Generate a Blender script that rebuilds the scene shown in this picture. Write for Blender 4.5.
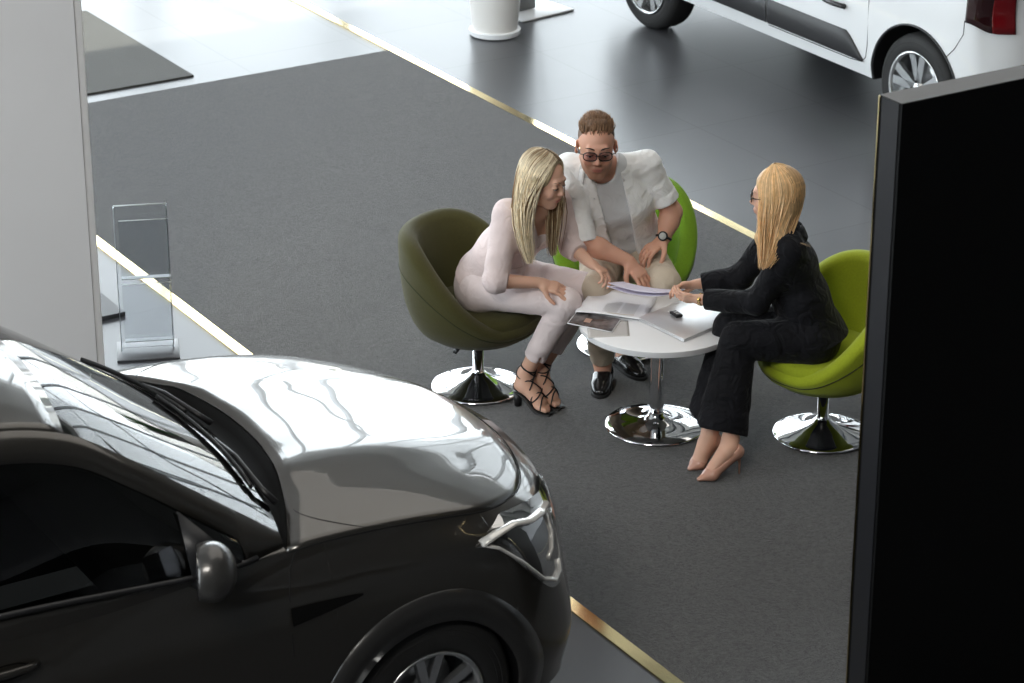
import bpy, bmesh, math, random
import numpy as np
from mathutils import Vector, Matrix

for _o in list(bpy.data.objects):
    bpy.data.objects.remove(_o)
SC = bpy.context.scene
COL = SC.collection
PI = math.pi
R = math.radians

# ---------------------------------------------------------------- camera
AZ = R(31.5)
CAM_H = 5.2
cam_d = bpy.data.cameras.new('camera')
cam_d.sensor_width = 36.0
cam_d.lens = 36.0 * 2691.0 / 1024.0
cam_d.clip_end = 300
cam_d.dof.use_dof = True
cam_d.dof.focus_distance = 11.9
cam_d.dof.aperture_fstop = 5.6
cam = bpy.data.objects.new('camera', cam_d)
COL.objects.link(cam)
cam.location = (0, 0, CAM_H)
cam.rotation_euler = (PI / 2 - math.atan(.43), 0, -AZ)
SC.camera = cam

# ---------------------------------------------------------------- sky, sun, fill lights, exposure
SC.view_settings.view_transform = 'Standard'
SC.view_settings.look = 'None'
SC.view_settings.exposure = 0.16
SC.view_settings.gamma = 1.0
SC.view_settings.use_curve_mapping = False
SC.cycles.use_denoising = True
SC.cycles.max_bounces = 8
SC.cycles.sample_clamp_indirect = 6.0
SC.cycles.caustics_reflective = False
SC.cycles.caustics_refractive = False
wd = bpy.data.worlds.new('sky')
SC.world = wd
wd.use_nodes = True
nt = wd.node_tree
nt.nodes.clear()
w_out = nt.nodes.new('ShaderNodeOutputWorld')
w_bg = nt.nodes.new('ShaderNodeBackground')
w_bg.inputs['Color'].default_value = (0.90, 0.95, 1.0, 1)
w_bg.inputs['Strength'].default_value = 6.5
nt.links.new(w_bg.outputs[0], w_out.inputs[0])

def add_light(name, kind, loc, rot, energy, color=(1, 1, 1), **kw):
    l = bpy.data.lights.new(name, kind)
    l.energy = energy
    l.color = color
    for k, v in kw.items():
        setattr(l, k, v)
    o = bpy.data.objects.new(name, l)
    COL.objects.link(o)
    o.location = loc
    o.rotation_euler = rot
    return o

add_light('sun', 'SUN', (10, 30, 20), (R(-32.3), 0, R(6)), 16.0, (1.0, .95, .86), angle=R(.6))
# portals: they only guide the sky light through the glass fronts
pl = add_light('window_portal', 'AREA', (12, 20.6, 4.1), (R(-90), 0, 0), 1, shape='RECTANGLE', size=34, size_y=8)
pl.data.cycles.is_portal = True
pl2 = add_light('window_portal', 'AREA', (-7.8, 12.5, 4.2), (0, R(-90), 0), 1, shape='RECTANGLE', size=8.2, size_y=16.5)
pl2.data.cycles.is_portal = True
# broad soft fill added under the ceiling to lift the dark hall
add_light('hall_fill_light', 'AREA', (8, 10, 8.05), (0, 0, 0), 260, (1, .95, .88), shape='RECTANGLE', size=10, size_y=8)

_lf = add_light('pier_fill_light', 'AREA', (-1.5, 3.5, 8.05), (Vector((2.8, 10.4, 2.2)) - Vector((-1.5, 3.5, 8.05))).to_track_quat('-Z', 'Y').to_euler(), 120, (1, .96, .9), shape='RECTANGLE', size=3, size_y=3)  # added fill without a real fixture, aimed to brighten the pier's front
_lf.data.spread = R(75)

# ---------------------------------------------------------------- helpers
def A2W(a, b, z=0.0):
    """ground frame of the view (a = to the right, b = away) -> world"""
    return (a * math.cos(AZ) + b * math.sin(AZ), -a * math.sin(AZ) + b * math.cos(AZ), z)

class MB:
    def __init__(s):
        s.v = []; s.f = []; s.m = []; s.c = []
    def add(s, verts, faces, mi=0, col=None):
        o = len(s.v)
        s.v += [tuple(map(float, p)) for p in verts]
        s.f += [tuple(i + o for i in f) for f in faces]
        s.m += [mi] * len(faces)
        if col is not None:
            s.c += [col] * len(verts)
    def build(s, name, mats, parent=None, loc=None, smooth=True, kind=None, angle=None):
        me = bpy.data.meshes.new(name)
        me.from_pydata(s.v, [], s.f)
        if not isinstance(mats, (list, tuple)):
            mats = [mats]
        for m in mats:
            me.materials.append(m)
        if len(mats) > 1:
            me.polygons.foreach_set('material_index', s.m)
        if smooth:
            me.polygons.foreach_set('use_smooth', [True] * len(me.polygons))
            if angle:
                me.set_sharp_from_angle(angle=R(angle))
        if s.c and len(s.c) == len(s.v):
            at = me.color_attributes.new('Col', 'FLOAT_COLOR', 'POINT')
            at.data.foreach_set('color', np.array([tuple(c) + (1,) for c in s.c], dtype=np.float32).ravel())
        me.update()
        o = bpy.data.objects.new(name, me)
        COL.objects.link(o)
        if parent is not None:
            o.parent = parent
        if loc is not None:
            o.location = loc
        if kind:
            o['kind'] = kind
        return o
    # ---- shapes
    def bm(s, bm, mi=0, M=None, col=None):
        if M is not None:
            bmesh.ops.transform(bm, matrix=M, verts=bm.verts)
        bm.verts.ensure_lookup_table()
        bm.verts.index_update()
        s.add([v.co[:] for v in bm.verts], [[v.index for v in f.verts] for f in bm.faces], mi, col)
        bm.free()
    def box(s, c, d, bev=0.0, mi=0, M=None, seg=2, col=None):
        b = bmesh.new()
        bmesh.ops.create_cube(b, size=1)
        for v in b.verts:
            v.co = Vector((c[0] + v.co.x * d[0], c[1] + v.co.y * d[1], c[2] + v.co.z * d[2]))
        if bev > 0:
            bmesh.ops.bevel(b, geom=b.edges[:], offset=bev, segments=seg, affect='EDGES', profile=.5)
        s.bm(b, mi, M, col)
    def lathe(s, prof, n=48, c=(0, 0, 0), mi=0, M=None):
        vs = []; fs = []
        k = len(prof)
        for i in range(n):
            t = 2 * PI * i / n
            for r, z in prof:
                p = Vector((c[0] + r * math.cos(t), c[1] + r * math.sin(t), c[2] + z))
                vs.append((M @ p)[:] if M is not None else p[:])
        for i in range(n):
            j = (i + 1) % n
            for q in range(k - 1):
                fs.append((i * k + q, j * k + q, j * k + q + 1, i * k + q + 1))
        s.add(vs, fs, mi)
    def tube(s, pts, rad, n=8, mi=0, col=None, flat=1.0, up=None, cap=True):
        pts = [Vector(p) for p in pts]
        if not isinstance(rad, (list, tuple)):
            rad = [rad] * len(pts)
        vs = []; fs = []
        prev = Vector(up) if up is not None else None
        for i, p in enumerate(pts):
            t = (pts[min(i + 1, len(pts) - 1)] - pts[max(i - 1, 0)])
            t = t.normalized() if t.length > 1e-9 else Vector((0, 0, 1))
            if prev is None:
                prev = Vector((0, 0, 1)) if abs(t.z) < .9 else Vector((1, 0, 0))
            x = (prev - t * prev.dot(t))
            x = x.normalized() if x.length > 1e-6 else t.orthogonal().normalized()
            y = t.cross(x)
            if up is None:
                prev = x
            if isinstance(col, list): s.c += [col[min(i, len(col) - 1)]] * n
            for j in range(n):
                a = 2 * PI * j / n
                vs.append((p + x * (math.cos(a) * rad[i] * flat) + y * (math.sin(a) * rad[i]))[:])
        for i in range(len(pts) - 1):
            for j in range(n):
                k = (j + 1) % n
                fs.append((i * n + j, i * n + k, (i + 1) * n + k, (i + 1) * n + j))
        if cap:
            fs.append(tuple(range(n))[::-1])
            fs.append(tuple((len(pts) - 1) * n + j for j in range(n)))
        s.add(vs, fs, mi, None if isinstance(col, list) else col)
    def grid(s, rows, mi=0, closed=False, col=None):
        h = len(rows); w = len(rows[0])
        vs = [p for r in rows for p in r]
        fs = []
        for i in range(h - 1):
            for j in range(w if closed else w - 1):
                k = (j + 1) % w
                fs.append((i * w + j, i * w + k, (i + 1) * w + k, (i + 1) * w + j))
        s.add(vs, fs, mi, col)
    def prism(s, poly, z0, z1, bev=0.0, mi=0, M=None):
        b = bmesh.new()
        lo = [b.verts.new((x, y, z0)) for x, y in poly]
        hi = [b.verts.new((x, y, z1)) for x, y in poly]
        b.faces.new(lo[::-1]); b.faces.new(hi)
        n = len(poly)
        for i in range(n):
            b.faces.new((lo[i], lo[(i + 1) % n], hi[(i + 1) % n], hi[i]))
        if bev > 0:
            bmesh.ops.bevel(b, geom=b.edges[:], offset=bev, segments=2, affect='EDGES', profile=.5)
        s.bm(b, mi, M)
    def sphere(s, c, r, mi=0, M=None, n=16, sc=(1, 1, 1)):
        b = bmesh.new()
        bmesh.ops.create_uvsphere(b, u_segments=n, v_segments=max(6, n // 2), radius=r)
        for v in b.verts:
            v.co = Vector((c[0] + v.co.x * sc[0], c[1] + v.co.y * sc[1], c[2] + v.co.z * sc[2]))
        s.bm(b, mi, M)

def empty(name, loc, rz=0.0, label=None, cat=None, group=None):
    o = bpy.data.objects.new(name, None)
    COL.objects.link(o)
    o.location = loc
    o.rotation_euler = (0, 0, rz)
    o.empty_display_size = .1
    return tag(o, label, cat, group)

def tag(o, label=None, cat=None, group=None, kind=None):
    if label: o['label'] = label
    if cat: o['category'] = cat
    if group: o['group'] = group
    if kind: o['kind'] = kind
    return o

def copy_tree(o, parent=None):
    c = o.copy()
    COL.objects.link(c)
    if parent is not None:
        c.parent = parent
    for ch in list(o.children):
        copy_tree(ch, c)
    return c

def solid(o, t, off=-1.0):
    m = o.modifiers.new('solid', 'SOLIDIFY')
    m.thickness = t
    m.offset = off
    return o

# ---------------------------------------------------------------- materials
def mat(name, col, rough=.5, metal=0.0, var=None, vscale=20.0, bump=0.0, bscale=60.0, coat=0.0,
        sheen=0.0, spec=.5, vcol=False, trans=0.0, ior=1.45, emit=None, aniso=0.0, sss=0.0, coat_rough=.03, rvar=0.0, vdetail=3.0, stretch=(1, 1, 1)):
    m = bpy.data.materials.new(name)
    m.use_nodes = True
    t = m.node_tree
    b = t.nodes['Principled BSDF']
    I = b.inputs
    c4 = tuple(col) + (1,)
    I['Base Color'].default_value = c4
    I['Roughness'].default_value = rough
    I['Metallic'].default_value = metal
    I['IOR'].default_value = ior
    I['Specular IOR Level'].default_value = spec
    I['Coat Weight'].default_value = coat
    I['Coat Roughness'].default_value = coat_rough
    I['Sheen Weight'].default_value = sheen
    I['Sheen Roughness'].default_value = .5
    I['Transmission Weight'].default_value = trans
    if sss:
        I['Subsurface Weight'].default_value = sss
        I['Subsurface Radius'].default_value = (.02, .008, .004)
        I['Subsurface Scale'].default_value = .5
    if emit:
        I['Emission Color'].default_value = tuple(emit[0]) + (1,)
        I['Emission Strength'].default_value = emit[1]
    tc = t.nodes.new('ShaderNodeTexCoord')
    mp = t.nodes.new('ShaderNodeMapping')
    mp.inputs['Scale'].default_value = stretch
    t.links.new(tc.outputs['Object'], mp.inputs['Vector'])
    base = None
    if vcol:
        a = t.nodes.new('ShaderNodeVertexColor')
        a.layer_name = 'Col'
        base = a.outputs['Color']
    if var:
        n = t.nodes.new('ShaderNodeTexNoise')
        n.inputs['Scale'].default_value = vscale
        n.inputs['Detail'].default_value = vdetail
        t.links.new(mp.outputs[0], n.inputs['Vector'])
        mr = t.nodes.new('ShaderNodeMapRange')
        mr.inputs[1].default_value = .3; mr.inputs[2].default_value = .7
        mr.inputs[3].default_value = 1 - var; mr.inputs[4].default_value = 1 + var
        t.links.new(n.outputs['Fac'], mr.inputs[0])
        mx = t.nodes.new('ShaderNodeVectorMath')
        mx.operation = 'SCALE'
        if base is not None:
            t.links.new(base, mx.inputs[0])
        else:
            mx.inputs[0].default_value = tuple(col)
        t.links.new(mr.outputs[0], mx.inputs['Scale'])
        base = mx.outputs[0]
        if rvar:
            mr2 = t.nodes.new('ShaderNodeMapRange')
            mr2.inputs[3].default_value = rough - rvar; mr2.inputs[4].default_value = rough + rvar
            t.links.new(n.outputs['Fac'], mr2.inputs[0])
            t.links.new(mr2.outputs[0], I['Roughness'])
    if base is not None:
        t.links.new(base, I['Base Color'])
    if bump:
        n2 = t.nodes.new('ShaderNodeTexNoise')
        n2.inputs['Scale'].default_value = bscale
        n2.inputs['Detail'].default_value = 4
        t.links.new(mp.outputs[0], n2.inputs['Vector'])
        bp = t.nodes.new('ShaderNodeBump')
        bp.inputs['Strength'].default_value = bump
        bp.inputs['Distance'].default_value = .01
        t.links.new(n2.outputs['Fac'], bp.inputs['Height'])
        t.links.new(bp.outputs[0], I['Normal'])
    return m

def glass_mat(name, tint=(1, 1, 1), refl=1.0, rough=0.0):
    """thin pane: clear with a Fresnel reflection"""
    m = bpy.data.materials.new(name)
    m.use_nodes = True
    t = m.node_tree
    t.nodes.clear()
    out = t.nodes.new('ShaderNodeOutputMaterial')
    tr = t.nodes.new('ShaderNodeBsdfTransparent')
    tr.inputs[0].default_value = tuple(tint) + (1,)
    gl = t.nodes.new('ShaderNodeBsdfGlossy')
    gl.inputs['Roughness'].default_value = rough
    fr = t.nodes.new('ShaderNodeFresnel')
    fr.inputs['IOR'].default_value = 1.5
    mu = t.nodes.new('ShaderNodeMath')
    mu.operation = 'MULTIPLY'
    mu.inputs[1].default_value = refl
    mu.use_clamp = True
    mx = t.nodes.new('ShaderNodeMixShader')
    t.links.new(fr.outputs[0], mu.inputs[0])
    t.links.new(mu.outputs[0], mx.inputs[0])
    t.links.new(tr.outputs[0], mx.inputs[1])
    t.links.new(gl.outputs[0], mx.inputs[2])
    t.links.new(mx.outputs[0], out.inputs[0])
    return m

def tile_mat(name, c1, c2, ox, oy, sx, sy, rough):
    m = mat(name, c1, rough, var=.08, vscale=1.3, bump=0)
    t = m.node_tree
    b = t.nodes['Principled BSDF']
    src = b.inputs['Base Color'].links[0].from_socket
    tc = t.nodes.new('ShaderNodeTexCoord')
    mp = t.nodes.new('ShaderNodeMapping')
    mp.inputs['Location'].default_value = (-ox, -oy, 0)
    t.links.new(tc.outputs['Object'], mp.inputs[0])
    br = t.nodes.new('ShaderNodeTexBrick')
    br.offset = 0.0
    br.inputs['Scale'].default_value = 1
    br.inputs['Brick Width'].default_value = sx
    br.inputs['Row Height'].default_value = sy
    br.inputs['Mortar Size'].default_value = .004
    br.inputs['Mortar Smooth'].default_value = .1
    br.inputs['Color1'].default_value = (1, 1, 1, 1)
    br.inputs['Color2'].default_value = (.93, .93, .94, 1)
    br.inputs['Mortar'].default_value = tuple(c2) + (1,)
    t.links.new(mp.outputs[0], br.inputs[0])
    mx = t.nodes.new('ShaderNodeVectorMath')
    mx.operation = 'MULTIPLY'
    t.links.new(src, mx.inputs[0]); t.links.new(br.outputs['Color'], mx.inputs[1])
    t.links.new(mx.outputs[0], b.inputs['Base Color'])
    return m

M = {}
M['chrome'] = mat('chrome', (.82, .82, .83), .04, 1.0)
M['steel'] = mat('brushed_steel', (.6, .6, .61), .25, 1.0)
M['black_plastic'] = mat('black_plastic', (.012, .012, .013), .4)
M['rubber'] = mat('tyre_rubber', (.018, .018, .018), .75, bump=.1)
M['white'] = mat('white_paint', (.78, .79, .8), .45, var=.02, vscale=3)
M['paper'] = mat('paper', (.84, .84, .86), .7, var=.015, vscale=8)
M['ink'] = mat('ink', (.1, .1, .11), .7)
# ================================================================ THE SETTING
M['tile'] = tile_mat('floor_tile', (.078, .080, .086), (.6, .6, .6), 9.87, 11.6, .9, .9, .3)
M['carpet'] = mat('hall_carpet', (.040, .0385, .0375), .95, var=.75, vscale=75, bump=.7, bscale=260, sheen=.35, spec=.2, vdetail=5)
M['wall'] = mat('wall_paint', (.80, .81, .83), .6, var=.02, vscale=1.5)
M['ceil'] = mat('ceiling_paint', (.5, .5, .5), .8)
M['dark_wall'] = mat('dark_wall', (.12, .12, .125), .6)
M['strip'] = mat('brass_strip', (.96, .78, .42), .10, 1.0, var=.12, vscale=2.3)
M['mat'] = mat('mat_fibre', (.062, .06, .052), .95, var=.5, vscale=150, bump=.6, bscale=200, sheen=.2)
M['alu'] = mat('aluminium', (.32, .33, .34), .4, .7)
M['pane'] = glass_mat('window_pane', (.95, .97, .97), .6)

def slab(name, x0, x1, y0, y1, z0, z1, m, kind='structure', bev=0.0):
    b = MB(); b.box(((x0 + x1) / 2, (y0 + y1) / 2, (z0 + z1) / 2), (x1 - x0, y1 - y0, z1 - z0), bev)
    return b.build(name, m, smooth=False, kind=kind)

M['tile'].node_tree.nodes['Principled BSDF'].inputs['Specular IOR Level'].default_value = .42
slab('floor', -8, 30, -6, 21, -.2, 0, M['tile'])
slab('floor_carpet', 5.13, 8.168, -2, 14.83, -.05, .006, M['carpet'])
slab('trim_1', 8.14, 8.2, -2, 20.8, -.02, .008, M['strip'])
slab('trim_2', 5.1, 5.16, -2, 20.8, -.02, .008, M['strip'])
slab('ceiling', -8, 30, -6, 21, 8.5, 8.7, M['ceil'])
slab('wall_right', 30, 30.2, -6, 21, 0, 8.5, M['wall'])
slab('wall_left', -8.2, -8, -6, 4, 0, 8.5, M['wall'])
slab('window_2', -8.06, -8.05, 4, 21, 0, 8.5, M['pane'])
for i in range(9):
    slab('window_mullion', -8.15, -7.98, 4 + i * 2.1, 4.09 + i * 2.1, 0, 8.5, M['alu'])
slab('wall_back', -8, 30, -6.2, -6, 0, 8.5, M['dark_wall'])
slab('floor_gallery', -8, 9, -6, -.6, 3.35, 3.6, M['dark_wall'])
slab('ground', -60, 90, 21.0, 90, -.4, -.02, mat('paving', (.3, .3, .29), .8, var=.1, vscale=.5))
# pier on the left with its lower cladding board
slab('wall_pier', 1.9, 4.182, 10.38, 10.75, 0, 8.5, M['wall'])
slab('trim_3', 4.187, 4.223, 10.385, 10.7, 0, 2.43, M['white'], bev=.008)

# glass front at the far side: mullions, transoms, panes
def glass_front(n):
    fb = MB()
    xs = [-8 + i * 1.9 for i in range(21)]
    for x in xs:
        fb.box((x, 20.9, 4.2), (.09, .2, 8.4), .006)
    for z in (.08, 2.7, 5.4, 8.3):
        fb.box((11, 20.9, z), (38, .16, .1), .006)
    fr = fb.build('window_%d' % n, M['alu'], smooth=False, kind='structure')
    gb = MB()
    gb.box((11, 20.9, 4.2), (38, .012, 8.3))
    gb.build('pane', M['pane'], fr, smooth=False)
    return fr
glass_front(1)
# ceiling beams
for i in range(8):
    slab('ceiling_beam', -8, 30, 1.5 + i * 2.5, 1.75 + i * 2.5, 8.1, 8.5, M['alu'])

# entrance mat and the dark floor plate at the left
slabm = slab('entrance_mat', 4.3, 6.82, 14.99, 16.7, -.005, .012, M['mat'], kind='thing', bev=.004)
tag(slabm, 'dark entrance mat partly in sunlight beyond the carpet, behind the grey pier', 'mat')
b = MB(); b.box((4.3, 11.97, .012), (1.08, .75, .024), .004)
tag(b.build('floor_mat', mat('plate', (.05, .05, .055), .5), smooth=False), 'small dark low mat on the tiles showing just right of the grey pier', 'mat')

# black display panel in the right foreground
pn = empty('display_panel', (5.34, 6.33, .006), 0, 'tall black free-standing display panel filling the right foreground', 'panel')
b = MB(); b.box((.9, .056, 1.25), (1.8, .112, 2.494), .002)
b.build('body', mat('panel_black', (.003, .003, .003), .55, spec=.2), pn, smooth=False)
b = MB(); b.box((.9, .056, 2.4985), (1.8, .112, .003)); b.build('top_edge', mat('panel_grey', (.13, .125, .12), .55, spec=.2), pn, smooth=False)
b = MB(); b.box((-.002, .112, 1.25), (.006, .006, 2.49)); b.build('edge_trim', M['strip'], pn, smooth=False)
b = MB(); b.box((-.002, .055, 1.25), (.003, .085, 2.49)); b.build('side_panel', mat('panel_side', (.012, .012, .014), .4), pn, smooth=False)
# ================================================================ FURNITURE
def sm(t):
    t = max(0, min(1, t)); return t * t * (3 - 2 * t)

def make_chair(fabric):
    """tub chair facing +X"""
    t = empty('tub_chair', (0, 0, 0)); t.scale = (1.06, 1.06, .985)
    N = 96
    prof_out = [(0, .262), (.06, .262), (.14, .268), (.21, .288), (.262, .325), (.295, .38), (.316, .45), (.328, .53), (.334, .62), (.335, .71), (.332, .80)]
    def rz(phi):                       # rim height, back at phi = 180
        u = (1 - math.cos(phi)) / 2
        return .405 + .40 * (sm((u - .10) / .85)) ** .85
    rows = []
    for i in range(N):
        ph = 2 * PI * i / N
        H = rz(ph)
        lean = 1.0 + .06 * (1 - math.cos(ph)) / 2
        ring = []
        def P(r, z):
            k = 1 + .10 * max(0, (z - .4)) * (1 - math.cos(ph)) / 2
            return (r * k * math.cos(ph), r * k * math.sin(ph), z)
        def ro(z):
            for q in range(len(prof_out) - 1):
                a, c = prof_out[q], prof_out[q + 1]
                if c[1] > a[1] and a[1] <= z <= c[1]:
                    return a[0] + (c[0] - a[0]) * (z - a[1]) / (c[1] - a[1])
            return .333
        th = .082
        # outside
        ring.append(P(.001, .262)); ring.append(P(.06, .262)); ring.append(P(.14, .268))
        ztop = H - th / 2
        zs = [.288 + (ztop - .288) * (q / 11) for q in range(12)]
        ss = .62 * (ztop - .288) + .288   # piping seam height
        for z in zs:
            ring.append(P(ro(z), z))
        rr = ro(ztop)
        for q in range(1, 9):          # rounded rim
            a = PI * q / 8
            ring.append(P(rr - th / 2 + th / 2 * math.cos(a), ztop + th / 2 * math.sin(a)))
        ri = rr - th
        for q in range(1, 7):          # inside down to the seat
            z = ztop + (.40 - ztop) * q / 6
            ring.append(P(min(ri, ro(max(z, .30)) - th), z))
        ring.append(P(.14, .37)); ring.append(P(.001, .37))
        rows.append(ring)
    rows.append(rows[0])
    b = MB(); b.grid(rows)
    b.build('shell', fabric, t)
    # seam
    b = MB(); pts = []
    for i in range(N + 1):
        ph = 2 * PI * i / N
        H = rz(ph) - .036
        z = .288 + (H - .288) * (.72 if True else 0)
        k = 1 + .10 * max(0, (z - .4)) * (1 - math.cos(ph)) / 2
        for q in range(len(prof_out) - 1):
            a, c = prof_out[q], prof_out[q + 1]
            if c[1] > a[1] and a[1] <= z <= c[1]:
                r = a[0] + (c[0] - a[0]) * (z - a[1]) / (c[1] - a[1])
        pts.append((r * k * math.cos(ph), r * k * math.sin(ph), z))
    b.tube(pts, .0028, 6)
    b.build('piping', mat('piping', (.03, .035, .01), .8), t)
    b = MB()
    b.lathe([(0, .36), (.2, .36), (.243, .375), (.256, .40), (.25, .43), (.22, .448), (.12, .456), (0, .458)], 64, (.015, 0, 0))
    b.build('seat_cushion', fabric, t)
    b = MB()
    b.lathe([(0, .25), (.095, .25), (.1, .256), (.1, .27), (0, .272)], 32)
    b.build('mounting_plate', M['black_plastic'], t)
    b = MB()
    b.lathe([(0, .252), (.0235, .252), (.0235, .10), (.0275, .098), (.0275, .05), (0, .05)], 32)
    b.build('pole', M['chrome'], t)
    b = MB()
    b.lathe([(0, .006), (.206, .006), (.210, .010), (.210, .014), (.203, .019), (.17, .026), (.115, .038), (.07, .055), (.043, .073), (.03, .085), (.0, .085)], 96)
    b.build('base', M['chrome'], t)
    b = MB()
    b.tube([(-.015, -.03, .25), (-.03, -.06, .246), (-.042, -.082, .24)], .005, 8)
    hd = b.build('lever', M['steel'], t)
    b = MB(); b.tube([(-.040, -.078, .241), (-.052, -.10, .230), (-.058, -.115, .212)], [.011, .015, .012], 10, flat=.6)
    b.build('grip', M['black_plastic'], hd)
    return t

fab_lime = mat('lime_wool', (.30, .36, .008), .85, var=.06, vscale=120, bump=.25, bscale=500, sheen=.12)
fab_green = mat('green_wool', (.19, .36, .012), .85, var=.06, vscale=120, bump=.25, bscale=500, sheen=.12)
fab_olive = mat('olive_wool', (.050, .046, .008), .88, var=.08, vscale=120, bump=.25, bscale=500, sheen=.12)

CHL = A2W(-.158, 11.535, .006); CHR = A2W(1.400, 11.012, .006); CHM = A2W(.536, 12.03, .006)
def ang(a, b):      # heading of a view-frame direction
    w = A2W(a, b); return math.atan2(w[1], w[0])
ch = make_chair(fab_olive)
ch.location = CHL; ch.rotation_euler.z = ang(1, -.5)
tag(ch, 'olive green tub chair under the blonde woman in pale pink', 'chair', 'tub chairs around the round table')
def recolour(c, f):
    for o in c.children:
        if o.name.split('.')[0] in ('shell', 'seat_cushion'):
            o.data = o.data.copy(); o.data.materials[0] = f
c2 = copy_tree(ch); recolour(c2, fab_lime)
c2.location = CHR; c2.rotation_euler.z = ang(-1, -.38)
c2['label'] = 'lime green tub chair under the woman in the black velvet suit'
c3 = copy_tree(ch); recolour(c3, fab_green)
c3.location = CHM; c3.rotation_euler.z = ang(.05, -1)
c3['label'] = 'bright green tub chair behind the table under the bearded man'

# round table
TC = A2W(.656, 11.108, .006)
TH = .528
tb = empty('round_table', TC, -AZ, 'round white table with chrome column and disc base between the three people', 'table')
b = MB(); b.lathe([(0, TH - .040), (.345, TH - .040), (.356, TH - .037), (.36, TH - .02), (.36, TH - .009), (.357, TH - .008), (.353, TH - .006), (0, TH - .006)], 128)
b.build('tabletop', mat('table_white', (.86, .86, .87), .22, coat=.2), tb, angle=40)
b = MB(); b.lathe([(0, TH - .035), (.033, TH - .041), (.033, .04), (0, .04)], 40); b.lathe([(0, TH - .041), (.1, TH - .041), (.1, TH - .049), (.03, TH - .052)], 40)
b.build('column', M['chrome'], tb, angle=40)
b = MB(); b.lathe([(0, .002), (.228, .002), (.234, .007), (.234, .011), (.226, .016), (.16, .021), (.09, .03), (.055, .043), (.038, .06), (.033, .075), (0, .075)], 128)
b.build('base', M['chrome'], tb)
TZ = TC[2] + TH - .006

def onto(poly_px):      # helper for readability: view-frame corner list
    return poly_px

def sheet(name, corners, z, m, th=.0012, label=None, cat=None, group=None, curl=None, n=12):
    """a sheet given by four view-frame corners (a, b), gently curved"""
    c = [Vector((p[0], p[1], p[2] if len(p) > 2 else 0)) for p in corners]
    cen = sum(c, Vector()) / 4
    o = empty(name, A2W(cen.x, cen.y, z), -AZ, label, cat, group)
    b = MB(); rows = []
    for i in range(n + 1):
        u = i / n; row = []
        for j in range(n + 1):
            v = j / n
            p = (c[0] * (1 - u) + c[1] * u) * (1 - v) + (c[3] * (1 - u) + c[2] * u) * v
            h = p.z + (curl(u, v) if curl else 0)
            row.append((p.x - cen.x, p.y - cen.y, h))
        rows.append(row)
    b.grid(rows)
    s = b.build('page', m, o)
    solid(s, th, 1.0)
    return o, c, cen
# ================================================================ IMPLICIT SURFACES FOR FIGURES
V = lambda *a: np.array(a if len(a) > 1 else a[0], dtype=float)
def nrm(v):
    v = V(*v) if not isinstance(v, np.ndarray) else v
    return v / max(1e-9, np.linalg.norm(v))

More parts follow.
